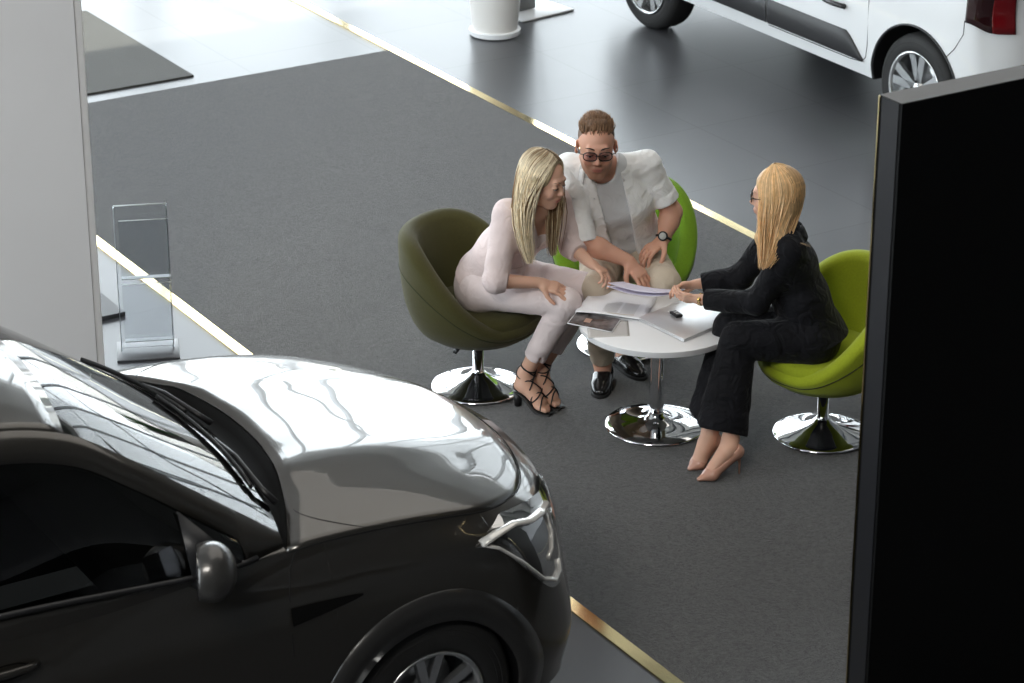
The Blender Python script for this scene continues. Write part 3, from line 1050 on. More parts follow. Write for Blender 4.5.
    J.limb(sN, eN, .066, .058, k=.03, wr=(.0014, 3.3)); J.limb(eN, cN, .058, .050, k=.012, flat=(0, 1), wr=(.001, 2))
    J.limb(sF, eF, .062, .056, k=.03, wr=(.0014, 3.3)); J.limb(eF, cF, .056, .047, k=.012, flat=(0, 1), wr=(.001, 2))
    # open V neck
    for t in np.linspace(0, 1, 9):
        c = lerp3(neck + V(0, 0, .01) + fwd * .06, chest + fwd * .175 - V(0, 0, .07), t)
        J.ell(c, (.085, .062 * (1 - t) + .016, .06), [fwd, side, (0, 0, 1)], k=.004, op='sub')
    J.limb(neck - V(0, 0, .02), neck + V(0, 0, .1), .062, .075, k=.004, op='sub')
    emit(J, 'jacket', M['blush'], p, org)
    # camisole in the opening
    K = Field(V(-.2, 11.1, .6), V(.4, 11.8, .95), .005)
    K.trunk(waist, chest - V(0, 0, .02), side, (.13, .105), (.140, .108), k=.03)
    for q in (-1, 1):
        K.ell(chest + side * q * .07 + fwd * .078 - V(0, 0, .02), (.061, .061, .061), k=.03)
    K.put(lambda X, Y, Z: (Z - .838) + 0 * X * Y, V(-.2, 11.1, .8), V(.4, 11.8, .95), 0, 'and')
    emit(K, 'camisole', mat('camisole', (.78, .70, .69), .5), p, org)
    # sandals
    for (a_, hl, te) in ((aN, V(.010, 11.345, .0), V(.188, 11.220, .0)), (aF, V(.082, 11.405, .0), V(.234, 11.283, .0))):
        sg = empty('sandal', (0, 0, 0)); sg.parent = p
        d = nrm(te - hl); s_ = nrm(np.cross(V(0, 0, 1), d)); L = np.linalg.norm(te - hl)
        b = MB()
        rows = []
        for t in np.linspace(0, 1, 20):
            zz = .068 * (1 - sstep(t, .12, .68)) + .006
            w = (.026 + (.037 - .026) * sstep(t, .25, .65)) * (1 - max(0, (t - .7) / .3) ** 2.4) ** .5 * min(1, (t + .004) / .1) ** .5
            c = hl + d * (t * (L + .012) - .002)
            rows.append([tuple(c + s_ * w * q + V(0, 0, z) - org) for q, z in ((-1, zz), (1, zz), (1, zz - .007), (-1, zz - .007))])
        b.grid(rows, closed=True)
        b.build('sole', M['strap'], sg)
        b = MB(); hb = hl + d * .022 - org
        b.lathe([(0, 0), (.017, 0), (.019, .03), (.023, .07), (0, .07)], 20, tuple(hb))
        b.build('heel', M['strap'], sg)
        b = MB()
        kk = kN if a_ is aN else kF
        ballp = hl * .32 + te * .68 + V(0, 0, .03)
        shin = nrm(kk - a_)
        def wrap(c, ax_, tilt, skip=False):
            ax_ = nrm(ax_ + s_ * tilt[0] + V(0, 0, 1) * tilt[1]); e1 = nrm(np.cross(ax_, s_ + V(.001, 0, .02))); e2 = np.cross(ax_, e1)
            pts = []
            for i in range(25):
                a = 2 * PI * i / 24; dv = e1 * math.cos(a) + e2 * math.sin(a); r_ = .012
                while r_ < .062:
                    q = c + dv * r_
                    ix = tuple(np.clip(np.round((q - F.lo) / F.h).astype(int), 0, np.array(F.n) - 1))
                    if F.a[ix] > .0025: break
                    r_ += .002
                pts.append(c + dv * min(r_, .052))
            P_ = np.array(pts); P_[:-1] = .5 * P_[:-1] + .25 * np.roll(P_[:-1], 1, 0) + .25 * np.roll(P_[:-1], -1, 0); P_[-1] = P_[0]
            P_[:, 2] = np.maximum(P_[:, 2], .005)
            b.tube([tuple(q - org) for q in P_], .0034, 6, cap=False)
        fa = nrm(ballp - a_)
        wrap(a_ + shin * .045, shin, (.0, .0)); wrap(a_ + shin * .028, shin, (.5, 0)); wrap(a_ + shin * .02, shin, (-.55, 0))
        wrap(lerp3(a_, ballp, .30), fa, (.7, .3)); wrap(lerp3(a_, ballp, .42), fa, (-.7, .3))
        wrap(lerp3(a_, ballp, .70), fa, (.5, .0)); wrap(lerp3(a_, ballp, .90), d, (-.45, 0)); wrap(ballp + d * .012, d, (.35, 0))
        wrap(hl + d * .03 + V(0, 0, .095), fa * .4 + V(0, 0, .9), (0, 0))
        b.build('straps', M['strap'], sg)
    # hair
    rnd = random.Random(5)
    HM = Field(V(-.1, 11.1, .68), V(.35, 11.6, 1.32), .005)
    HM.ell(head.P(-.022, 0, .04), (.103 * 1.05, .085 * 1.05, .092 * 1.05), head.ax, k=.01)
    HM.ell(head.P(-.05, 0, -.03), (.065, .078, .09), head.ax, k=.03)
    for q in (-1, 1):
        HM.limb(head.P(.0, q * .072, .02), head.P(.0, q * .072, -.05), .028, .026, k=.02)
    HM.ell(head.P(.100, 0, .005), (.090, .064, .118), head.ax, k=.01, op='sub')
    locks = {-1: [V(.055, 11.255, 1.0), V(.060, 11.225, .88), V(.085, 11.215, .76)], 1: [V(.20, 11.37, 1.0), V(.195, 11.345, .90), V(.185, 11.31, .76)]}
    # which side is near? -1 = figure's right
    for q in (-1, 1):
        L_ = locks[q]
        HM.limb(head.P(-.012, q * .074, -.03), L_[0], .030, .026, k=.02, sq=(V(1, .2, 0), 1.1))
        HM.limb(L_[0], L_[1], .028, .024, k=.015); HM.limb(L_[1], L_[2], .022, .008, k=.015)
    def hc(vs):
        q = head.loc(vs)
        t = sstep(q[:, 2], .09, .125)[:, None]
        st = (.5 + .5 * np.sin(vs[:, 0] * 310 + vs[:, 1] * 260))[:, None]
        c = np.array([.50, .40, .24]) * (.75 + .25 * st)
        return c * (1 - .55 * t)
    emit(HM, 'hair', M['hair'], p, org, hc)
    paths = []
    for i in range(760):
        q = -1 if rnd.random() < .58 else 1
        pf = rnd.uniform(-.085, .068)
        th = rnd.uniform(.12, 1.0)
        pts = []
        base = head.P(-.022, 0, .04)
        R_ = (.107 + rnd.uniform(0, .006), .088 + rnd.uniform(0, .006), .096 + rnd.uniform(0, .006))
        front = (pf + .085) / .153
        az_end = PI * (.30 + .62 * (1 - front)) * q       # where it leaves the skull
        for k in range(7):
            t = k / 6
            el = (1 - t) * 1.45 - t * .12
            a0 = (PI if pf < 0 else 0)
            # from the parting round to the side
            fw = pf * (1 - t) / .09
            dirv = V(math.cos(az_end) * t + fw * (1 - t), math.sin(az_end) * t + .04 * q * (1 - t), 0)
            dn = np.linalg.norm(dirv); hx = min(1, dn) if k == 0 else 1
            ce, se = math.cos(el), math.sin(el)
            if k == 0:
                x, y = fw * .8, .03 * q; z = math.sqrt(max(0, 1 - x * x - y * y))
            else:
                m_ = math.cos(el * .98); x, y = dirv[0] / max(dn, .01) * m_, dirv[1] / max(dn, .01) * m_
                x = x + fw * (1 - t) * .5; z = math.sin(el); n_ = math.sqrt(x * x + y * y + z * z); x, y, z = x / n_, y / n_, z / n_
            pts.append(head.P(-.022 + x * R_[0], y * R_[1], .04 + z * R_[2]))
        L_ = locks[q]
        jx = V(rnd.gauss(0, .011), rnd.gauss(0, .012), 0); back = (1 - front)
        spread = V(-.035, -.01, 0) * back if q < 0 else V(-.012, .01, 0) * back
        sc_ = rnd.uniform(.75, 1.08)
        e0 = L_[0] + jx * 1.5 + spread * 1.0; e1 = L_[1] + jx * 1.3 + spread * .7; e2 = lerp3(L_[1], L_[2], sc_) + jx * .8 + spread * .4
        full = pts + [lerp3(pts[-1], e0, .5) + jx * .4 + nrm(pts[-1] - head.c) * .008, e0, lerp3(e0, e1, .5), e1, lerp3(e1, e2, .5), e2]
        # smooth the path
        P_ = np.array(full)
        for _ in range(2):
            P_[1:-1] = .25 * P_[:-2] + .5 * P_[1:-1] + .25 * P_[2:]
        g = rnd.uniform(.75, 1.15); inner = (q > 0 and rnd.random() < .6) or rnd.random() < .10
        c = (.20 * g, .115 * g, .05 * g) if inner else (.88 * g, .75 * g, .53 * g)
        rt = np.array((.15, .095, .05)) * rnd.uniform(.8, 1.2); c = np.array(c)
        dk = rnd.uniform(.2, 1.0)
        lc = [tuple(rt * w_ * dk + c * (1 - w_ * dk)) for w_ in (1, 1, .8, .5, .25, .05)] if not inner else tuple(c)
        paths.append((list(P_), lc, rnd.uniform(.0014, .0026)))
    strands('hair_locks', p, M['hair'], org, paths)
    return p

# ---------------------------------------------------------------- bearded man
def man_white():
    org = V(.52, 11.86, 0)
    p = empty('person', A2W(org[0], org[1], .006), -AZ, 'person with short brown hair, beard and dark-framed glasses in an open white shirt', 'person')
    head = Head((.382, 11.540, 1.190), nrm(V(.03, -.95, -.10)), sc=1.10)
    neck = V(.410, 11.62, 1.085)
    sL, sR = V(.618, 11.68, 1.058), V(.262, 11.655, 1.05)       # sL = his left = screen right
    hL, hR = V(.615, 11.86, .535), V(.43, 11.86, .535)
    kL, kR = V(.70, 11.48, .545), V(.385, 11.42, .545)
    aL, aR = V(.545, 11.80, .10), V(.425, 11.60, .10)
    eL, wL = V(.742, 11.715, .81), V(.700, 11.655, .695)
    eR, wR = V(.325, 11.51, .745), V(.535, 11.475, .66)
    side = nrm(sL - sR)
    chest = V(.470, 11.70, .875); waist = V(.51, 11.81, .68); pel = V(.52, 11.87, .555)
    lo, hi = V(.10, 11.15, -.01), V(.98, 12.15, 1.40)
    F = Field(lo, hi, .004)
    F.trunk(pel, waist, (1, 0, 0), (.165, .125), (.145, .11), k=.03)
    F.trunk(waist, chest, (1, 0, 0), (.145, .11), (.165, .115), k=.03, side1=side)
    F.trunk(chest, neck - V(0, 0, .05), side, (.165, .115), (.11, .07), k=.03)
    F.limb(sR, neck - V(0, 0, .02), .055, .045, k=.03); F.limb(sL, neck - V(0, 0, .02), .055, .045, k=.03)
    F.limb(neck - V(0, 0, .05), head.P(-.02, 0, -.05), .064, .062, k=.02)
    head_sdf(F, head, male=True)
    for s_, e_, w_ in ((sR, eR, wR), (sL, eL, wL)):
        F.limb(s_, e_, .055, .047, k=.03); F.limb(e_, lerp3(e_, w_, .35), .047, .047, k=.02); F.limb(lerp3(e_, w_, .35), w_, .047, .03, k=.02)
    hand_sdf(F, wL, nrm(V(-.68, -.60, -.28)), V(-.25, -.2, .95), 1.08, left=True, curl=(.42, .42, .42, .42), spread=.04)
    hand_sdf(F, wR, nrm(V(.62, -.45, -.62)), V(.25, -.4, .85), 1.08, left=False, curl=(.32, .32, .32, .35), spread=.1)
    for h_, k_, a_, hl, te in ((hR, kR, aR, V(.44, 11.66, .01), V(.41, 11.44, .01)), (hL, kL, aL, V(.50, 11.83, .01), V(.615, 11.63, .01))):
        F.limb(h_, k_, .088, .062, k=.03); F.limb(k_, lerp3(k_, a_, .35), .058, .056, k=.02); F.limb(lerp3(k_, a_, .35), a_, .054, .036, k=.02)
        foot_sdf(F, a_, hl, te, toes=0)
    col = skin_color(head, (.63, .345, .245), (.44, .15, .12), stubble=(.20, .10, .055), red=(.60, .22, .15))
    emit(F, 'body', M['skin'], p, org, col)
    eyes(head, p, org); lashes(head, p, org); brows(head, p, org, M['dark_hair'], th=.0034)
    spectacles(head, p, org, M['frame_dark'], M['lens'], w=.0275, h=.0185)
    # trousers
    G = Field(lo, hi, .005)
    G.trunk(pel - V(0, -.01, .03), waist, (1, 0, 0), (.195, .15), (.16, .125), k=.03)
    for h_, k_, a_ in ((hR, kR, aR), (hL, kL, aL)):
        G.limb(h_, k_, .108, .078, k=.035, wr=(.0025, 5))
        G.limb(k_, lerp3(k_, a_, .94), .077, .058, k=.015, flat=(0, 1), wr=(.0025, 5))
    G.put(lambda X, Y, Z: (Z - .67) + 0 * X * Y, V(.1, 11.3, .6), V(.9, 12.1, .8), 0, 'and')
    emit(G, 'trousers', M['khaki'], p, org)
    # t-shirt
    T = Field(lo, hi, .005)
    T.trunk(pel - V(0, 0, .0), waist, (1, 0, 0), (.180, .142), (.158, .125), k=.03, fold=(.003, 2, 9), flat=(1, 0))
    T.trunk(waist, chest, (1, 0, 0), (.158, .125), (.176, .128), k=.03, side1=side, fold=(.002, 2, 6))
    T.trunk(chest, neck - V(0, 0, .035), side, (.176, .128), (.125, .09), k=.03)
    T.limb(sR, neck - V(0, 0, .03), .060, .05, k=.03); T.limb(sL, neck - V(0, 0, .03), .060, .05, k=.03)
    nf = neck - V(0, .035, .0)
    T.limb(nf - V(0, .035, .012), neck + V(0, 0, .10), .062, .085, k=.004, op='sub')
    emit(T, 't_shirt', M['tee'], p, org)
    # open shirt
    S = Field(lo, hi, .005)
    S.trunk(pel + V(0, 0, .015), waist, (1, 0, 0), (.205, .165), (.180, .148), k=.03, fold=(.004, 1, 20), flat=(1, 0))
    S.trunk(waist, chest, (1, 0, 0), (.180, .148), (.184, .142), k=.03, side1=side, fold=(.003, 1, 20))
    S.trunk(chest, neck - V(0, 0, .05), side, (.190, .145), (.125, .092), k=.03)
    S.limb(sR, neck - V(0, 0, .02), .062, .058, k=.03); S.limb(sL, neck - V(0, 0, .02), .062, .058, k=.03)
    for s_, e_, w_, f in ((sR, eR, wR, 1.0), (sL, eL, wL, .74)):
        end = lerp3(s_, e_, f)
        S.limb(s_, end, .064, .062, k=.03, flat=(0, 1), wr=(.002, 3))
        S.limb(lerp3(s_, end, .80), end + nrm(e_ - s_) * .006, .066, .067, k=.004, flat=(1, 1))
    f_ = nrm(np.cross(side, V(0, 0, 1)))
    # front opening: a tapering gap from neck to hem
    top = neck + f_ * .12 + V(0, 0, .0); bot = pel + f_ * .20 + V(.0, 0, .01)
    for t in np.linspace(0, 1, 26):
        c = lerp3(top, bot, t)
        S.ell(c + V(.01, 0, 0), (.115, .066 - .010 * t, .05), [f_, side, (0, 0, 1)], k=.002, op='sub')
    S.limb(neck - V(0, .03, .03), neck + V(0, -.02, .14), .073, .098, k=.004, op='sub')
    emit(S, 'shirt', M['shirt'], p, org)
    # collar and plackets
    b = MB()
    for q in (-1, 1):
        rows = []
        for t in np.linspace(0, 1, 14):
            a = q * (PI * .98 - t * PI * .70)
            c = neck + V(0, 0, -.012) + f_ * math.cos(a) * .088 + side * math.sin(a) * .094 - V(0, 0, .030) * (math.cos(a) * .5 + .5)
            o_ = nrm(f_ * math.cos(a) + side * math.sin(a))
            fall = .034 + .030 * sstep(t, .6, 1)
            rows.append([tuple(c + V(0, 0, .026) - o_ * .006 - org), tuple(c + V(0, 0, .032) + o_ * .003 - org), tuple(c + V(0, 0, .018) + o_ * .016 - org), tuple(c + o_ * .026 - V(0, 0, fall - .03) - org)])
        b.grid(rows)
    cl = b.build('collar', M['shirt'], p); solid(cl, .0025, 0)
    # buttons on the near placket
    for t in (.28, .52, .76):
        b = MB()
        c = lerp3(neck, pel, t) + f_ * (.118 + .04 * t) - side * .075 - org
        b.sphere(tuple(c), .0055, n=10, sc=(1, 1, 1)); b.build('button', M['white'], p)
    # hair: short, brushed up
    rnd = random.Random(9); s = head.s
    HM = Field(V(.22, 11.35, 1.08), V(.55, 11.72, 1.40), .004)
    HM.ell(head.P(-.022, 0, .045), (.090 * s, .0755 * s, .083 * s), head.ax, k=.01)
    HM.ell(head.P(-.055, 0, .0), (.055 * s, .068 * s, .07 * s), head.ax, k=.02)
    HM.limb(head.P(.022, -.024, .116), head.P(.022, .024, .116), .018 * s, .018 * s, k=.03)
    HM.ell(head.P(.108, 0, .010), (.094 * s, .074 * s, .077 * s), head.ax, k=.012, op='sub')
    for q in (-1, 1):
        HM.ell(head.P(.030, q * .085, -.045), (.065 * s, .03 * s, .065 * s), head.ax, k=.008, op='sub')
    def hc(vs):
        st = (.5 + .5 * np.sin(vs[:, 0] * 330 + 3 * np.sin(vs[:, 1] * 90)))[:, None]
        q = head.loc(vs); side_ = sstep(np.abs(q[:, 1]), .055, .08)[:, None]
        return (np.array([.15, .085, .05]) * (.7 + .5 * st)) * (1 - .35 * side_)
    emit(HM, 'hair', M['hair'], p, org, hc)
    b = MB()
    for i in range(900):
        x = rnd.uniform(-.95, .93); y = rnd.uniform(-.9, .9)
        if x * x + y * y > .9: continue
        z = math.sqrt(1 - x * x - y * y)
        r0 = head.P(-.022 + x * .092, y * .077, .047 + z * .085)
        if head.loc(r0[None])[0][0] > (.074 if abs(y) < .38 else .050) or (head.loc(r0[None])[0][0] > .030 and abs(y) > .72): continue
        up = nrm(head.u * 1.0 - head.f * .35 + head.f * (x * .2) + head.l * (y * .12 + rnd.gauss(0, .12)))
        ln = (.028 if x > .2 else .013) * s * rnd.uniform(.7, 1.15)
        mid = r0 + up * ln * .5 + nrm(r0 - head.P(-.02, 0, .04)) * .004
        g = rnd.uniform(.9, 1.7)
        b.tube([r0 - org, mid - org, mid + up * ln * .5 - head.f * ln * .25 - org], [.0018, .0015, .0005], 4, 0, (.19 * g, .11 * g, .062 * g))
    b.build('hair_tufts', M['hair'], p)
    # wrist watch on his left wrist
    wt = empty('wristwatch', (0, 0, 0)); wt.parent = p
    d = nrm(wL - eL); n = nrm(V(-.1, -.75, .65) - d * (V(-.1, -.75, .65) @ d)); c = wL - d * .012 - org; s_ = np.cross(d, n)
    b = MB(); b.tube([tuple(c + n * math.cos(a) * .034 + s_ * math.sin(a) * .034) for a in np.linspace(0, 2 * PI, 25)], .006, 8, cap=False)
    b.build('band', M['black_plastic'], wt)
    Mx = Matrix(((s_[0], d[0], n[0], (c + n * .033)[0]), (s_[1], d[1], n[1], (c + n * .033)[1]), (s_[2], d[2], n[2], (c + n * .033)[2]), (0, 0, 0, 1)))
    b = MB(); b.lathe([(0, 0), (.0225, 0), (.0235, .006), (.021, .010), (.018, .0105), (0, .0105)], 32, M=Mx); b.build('case', M['black_plastic'], wt)
    b = MB(); b.lathe([(0, .0109), (.0165, .0109), (.0165, .0102)], 28, M=Mx); b.build('dial', mat('dial', (.42, .45, .44), .25), wt)
    # ring
    b = MB(); rc = wL + nrm(V(-.62, -.62, -.48)) * .105 + V(-.005, -.01, .006) - org
    b.tube([tuple(rc + d * 0 + n * math.cos(a) * .0105 + s_ * math.sin(a) * .0105) for a in np.linspace(0, 2 * PI, 17)], .0016, 6, cap=False)
    b.build('ring', M['gold'], p)
    # shoes
    for hl, te, a_ in ((V(.44, 11.665, 0), V(.405, 11.40, 0), aR), (V(.49, 11.845, 0), V(.625, 11.61, 0), aL)):
        sg = empty('shoe', (0, 0, 0)); sg.parent = p
        Q = Field(np.minimum(hl, te) - .09, np.maximum(hl, te) + V(.09, .09, .16), .004)
        shoe_sdf(Q, hl, te)
        emit(Q, 'upper', M['leather'], sg, org)
        b = MB(); o_ = sole_outline(hl - nrm(te - hl) * .004, te + nrm(te - hl) * .004, .038, .048)
        b.prism([(q[0] - org[0], q[1] - org[1]) for q in o_], .0, .014, .002)
        b.build('sole', M['rubber'], sg)
        d = nrm(te - hl); s2 = nrm(np.cross(V(0, 0, 1), d)); L = np.linalg.norm(te - hl)
        b = MB()
        for t, z in ((.42, .089), (.48, .080), (.54, .072), (.60, .064)):
            b.tube([tuple(hl + d * L * t + s2 * q * .020 + V(0, 0, z - .005 * q * q) - org) for q in (-1, 0, 1)], .0022, 6)
        b.build('laces', M['strap'], sg)
    return p

# ---------------------------------------------------------------- woman in black velvet
def woman_black():
    org = V(1.33, 11.0, 0)
    p = empty('person', A2W(org[0], org[1], .006), -AZ, 'person in a black velvet suit and nude high heels, turned away, long blonde hair', 'person')
    head = Head((1.145, 10.985, 1.160), nrm(V(-.95, .26, -.10)), sc=1.02)
    neck = V(1.18, 10.985, 1.025)
    sN, sF = V(1.205, 10.865, .950), V(1.18, 11.14, .950)      # sN = her left, near the camera
    hN, hF = V(1.315, 10.88, .52), V(1.315, 11.05, .52)
    kN, kF = V(.995, 10.86, .530), V(.975, 10.99, .535)
    aN, aF = V(.960, 10.660, .150), V(.875, 10.735, .150)
    eN, wN = V(1.070, 10.87, .705), V(.840, 10.985, .672)
    eF, wF = V(1.02, 11.14, .715), V(.835, 11.150, .680)
    side = nrm(sN - sF)
    chest = V(1.215, 11.0, .84); waist = V(1.275, 10.985, .68); pel = V(1.315, 10.97, .54)
    lo, hi = V(.70, 10.48, -.01), V(1.62, 11.36, 1.36)
    F = Field(lo, hi, .004)
    F.trunk(pel, waist, side, (.155, .115), (.12, .095), k=.03)
    F.trunk(waist, chest, side, (.12, .095), (.135, .10), k=.03)
    F.trunk(chest, neck - V(0, 0, .05), side, (.135, .10), (.09, .06), k=.03)
    F.limb(sN, neck - V(0, 0, .02), .045, .04, k=.03); F.limb(sF, neck - V(0, 0, .02), .045, .04, k=.03)
    F.limb(neck - V(0, 0, .04), head.P(-.02, 0, -.06), .05, .048, k=.02)
    head_sdf(F, head)
    F.limb(sN, eN, .045, .036, k=.03); F.limb(eN, wN, .036, .0235, k=.01)
    F.limb(sF, eF, .045, .036, k=.03); F.limb(eF, wF, .036, .0235, k=.01)
    hand_sdf(F, wN, nrm(V(-.93, .30, .0)), V(.1, -.75, -.55), .96, left=True, curl=(.35, .38, .4, .42), spread=.05, thumb=(.1, .5))
    hand_sdf(F, wF, nrm(V(-.98, -.12, -.02)), V(-.1, .55, .75), .96, left=False, curl=(.45, .45, .5, .5), spread=.03, thumb=(.15, .5))
    for h_, k_, a_, hl, te in ((hN, kN, aN, V(.995, 10.615, .095), V(.822, 10.545, .018)), (hF, kF, aF, V(.905, 10.735, .095), V(.788, 10.640, .018))):
        F.limb(h_, k_, .085, .056, k=.03); F.limb(k_, lerp3(k_, a_, .35), .054, .050, k=.02); F.limb(lerp3(k_, a_, .35), a_, .050, .029, k=.02)
        foot_sdf(F, a_, hl, te, toes=0)
    col = skin_color(head, (.66, .39, .28), (.50, .10, .09))
    emit(F, 'body', M['skin'], p, org, col)
    eyes(head, p, org); lashes(head, p, org); brows(head, p, org, M['brow_hair'], th=.0022)
    spectacles(head, p, org, M['frame_dark'], M['lens'])
    G = Field(lo, hi, .005)
    G.trunk(pel - V(0, 0, .03), waist, side, (.19, .145), (.14, .115), k=.03)
    for h_, k_, a_, cw in ((hN, kN, aN, .105), (hF, kF, aF, .095)):
        G.limb(h_, k_, .110, .082, k=.03, wr=(.001, 2))
        end = lerp3(k_, a_, .88) + (V(-.045, .012, 0) if cw > .1 else V(-.012, .0, 0))
        G.limb(k_, end + nrm(a_ - k_) * .03, .082, cw * 1.12, k=.012, flat=(0, 1), wr=(.002, 2), sq=(V(0, 1, 0), .74))
    G.half(V(.95, 10.70, .165), (-.38, .12, -1), V(.72, 10.5, 0), V(1.2, 11.1, .30))
    G.put(lambda X, Y, Z: (Z - .68) + 0 * X * Y, V(.8, 10.6, .6), V(1.6, 11.3, .8), 0, 'and')
    emit(G, 'trousers', M['velvet'], p, org)
    J = Field(lo, hi, .005)
    J.trunk(V(1.345, 10.965, .485), waist, side, (.195, .150), (.155, .12), k=.03, fold=(.004, 1, 16), flat=(1, 0))
    J.trunk(waist, chest, side, (.155, .12), (.162, .12), k=.03, fold=(.003, 1, 14))
    J.trunk(chest, neck - V(0, 0, .05), side, (.162, .12), (.10, .075), k=.03)
    J.limb(sN, neck - V(0, 0, .02), .060, .056, k=.05); J.limb(sF, neck - V(0, 0, .02), .060, .056, k=.05)
    for s_, e_, w_ in ((sN, eN, wN), (sF, eF, wF)):
        J.limb(s_, e_, .059, .055, k=.05, wr=(.0018, 3)); J.limb(e_, lerp3(e_, w_, .93), .056, .047, k=.015, flat=(0, 1), wr=(.0018, 2))
    fw = nrm(np.cross(side, V(0, 0, 1)))
    if fw[0] > 0: fw = -fw
    for t in np.linspace(0, 1, 9):
        c = lerp3(neck + fw * .07, chest + fw * .17 - V(0, 0, .06), t)
        J.ell(c, (.07, .05 * (1 - t) + .012, .06), [fw, side, (0, 0, 1)], k=.004, op='sub')
    J.limb(neck - V(0, 0, .01), neck + V(0, 0, .12), .056, .075, k=.004, op='sub')
    emit(J, 'jacket', M['velvet'], p, org)
    # collar and lapels
    b = MB()
    for q in (-1, 1):
        rows = []
        for t in np.linspace(0, 1, 16):
            a = q * (PI * (1 - .72 * min(1, t * 1.6)))
            drop = .19 * max(0, t - .45)
            c = neck + V(0, 0, -.03 - drop) + fw * (math.cos(a) * .078 + .11 * max(0, t - .45)) + side * math.sin(a) * (.078 - .06 * max(0, t - .5))
            o_ = nrm(fw * math.cos(a) + side * math.sin(a))
            wd = .028 + .02 * math.sin(PI * t)
            rows.append([tuple(c + V(0, 0, .022) - org), tuple(c + V(0, 0, .030) + o_ * .008 - org), tuple(c + o_ * .020 + V(0, 0, .012) - org), tuple(c + o_ * (.022 + wd * .4) - V(0, 0, wd * .7) - org)])
        b.grid(rows)
    solid(b.build('lapels', M['velvet'], p), .003, 0)
    K = Field(V(.95, 10.8, .7), V(1.4, 11.2, 1.06), .005)
    K.trunk(waist, chest, side, (.13, .105), (.142, .108), k=.03); K.trunk(chest, neck - V(0, 0, .055), side, (.142, .108), (.092, .068), k=.03)
    K.limb(neck - V(0, 0, .02) , neck + V(0, 0, .1), .05, .06, k=.004, op='sub')
    emit(K, 'blouse', mat('white_blouse', (.8, .8, .8), .6), p, org)
    # pumps
    for (a_, hl, te) in ((aN, V(1.0, 10.612, 0), V(.802, 10.530, 0)), (aF, V(.912, 10.738, 0), V(.770, 10.632, 0))):
        sg = empty('high_heel', (0, 0, 0)); sg.parent = p
        d = nrm(te - hl); s_ = nrm(np.cross(V(0, 0, 1), d)); L = np.linalg.norm(te - hl)
        Q = Field(np.minimum(hl, te) - .08, np.maximum(hl, te) + V(.08, .08, .20), .003)
        Hc = hl + d * .018 + V(0, 0, .112)
        bl = hl + d * L * .66 + V(0, 0, .026)
        Q.limb(Hc, Hc + d * .01, .031, .031, k=.01)
        Q.limb(Hc + d * .01, bl, .030, .028, k=.02, sq=(s_, 1.2))
        Q.limb(bl, te - d * .012 + V(0, 0, .010), .026, .008, k=.02, sq=(s_, 1.5))
        # opening for the foot
        Q.limb(a_ + V(0, 0, .03), Hc + d * .03 + V(0, 0, .03), .030, .028, k=.004, op='sub')
        Q.limb(Hc + d * .03 + V(0, 0, .028), hl + d * L * .62 + V(0, 0, .060), .027, .022, k=.004, op='sub', sq=(s_, 1.1))
        Q.half(hl + V(0, 0, .003), (0, 0, -1), np.minimum(hl, te) - .08, np.maximum(hl, te) + V(.08, .08, .2))
        emit(Q, 'upper', M['nude'], sg, org)
        b = MB()
        h0 = hl + d * .004
        b.tube([tuple(h0 + d * .012 + V(0, 0, .098) - org), tuple(h0 + d * .006 + V(0, 0, .08) - org), tuple(h0 + d * .001 + V(0, 0, .055) - org), tuple(h0 + V(0, 0, .001) - org)], [.020, .012, .0055, .0042], 12)
        b.build('heel', M['nude'], sg)
    # bracelet and watch on the near wrist
    d = nrm(wN - eN); n = nrm(V(0, -.7, .7) - d * (V(0, -.7, .7) @ d)); s_ = np.cross(d, n); c = wN + d * .004 - org
    wt = empty('bracelet_watch', (0, 0, 0)); wt.parent = p
    b = MB(); b.tube([tuple(c + n * math.cos(a) * .0265 + s_ * math.sin(a) * .0275) for a in np.linspace(0, 2 * PI, 25)], .003, 6, cap=False)
    b.tube([tuple(c + d * .008 + n * math.cos(a) * .0265 + s_ * math.sin(a) * .0275) for a in np.linspace(0, 2 * PI, 25)], .0015, 6, cap=False)
    b.build('band', M['gold'], wt)
    b = MB(); b.sphere(tuple(c + nrm(n - s_ * .5) * .028), .0105, sc=(1, 1, 1), n=12); b.build('case', M['gold'], wt)
    # hair
    rnd = random.Random(17)
    HM = Field(V(.98, 10.75, .80), V(1.40, 11.2, 1.38), .005)
    HM.ell(head.P(-.022, 0, .04), (.104 * 1.04, .086 * 1.04, .094 * 1.04), head.ax, k=.01)
    HM.ell(head.P(-.055, 0, -.03), (.06, .076, .09), head.ax, k=.03)
    HM.limb(head.P(-.035, .03, -.03), V(1.155, 10.90, 1.0), .056, .040, k=.03, sq=(head.f, 1.15))
    HM.limb(V(1.155, 10.90, 1.0), V(1.115, 10.84, .925), .040, .012, k=.03)
    HM.limb(head.P(.02, .07, .01), V(1.08, 10.89, 1.0), .022, .022, k=.03); HM.limb(V(1.08, 10.89, 1.0), V(1.083, 10.86, .93), .024, .010, k=.03)
    HM.limb(head.P(.01, -.072, .01), V(1.13, 11.08, .95), .024, .02, k=.03)
    HM.ell(head.P(.092, 0, -.03), (.07, .062, .10), head.ax, k=.01, op='sub')
    def hc(vs):
        st = (.5 + .5 * np.sin(vs[:, 0] * 310 + vs[:, 1] * 260))[:, None]
        return np.array([.60, .38, .19]) * (.7 + .3 * st) * np.ones((len(vs), 1))
    emit(HM, 'hair', M['hair'], p, org, hc)
    paths = []
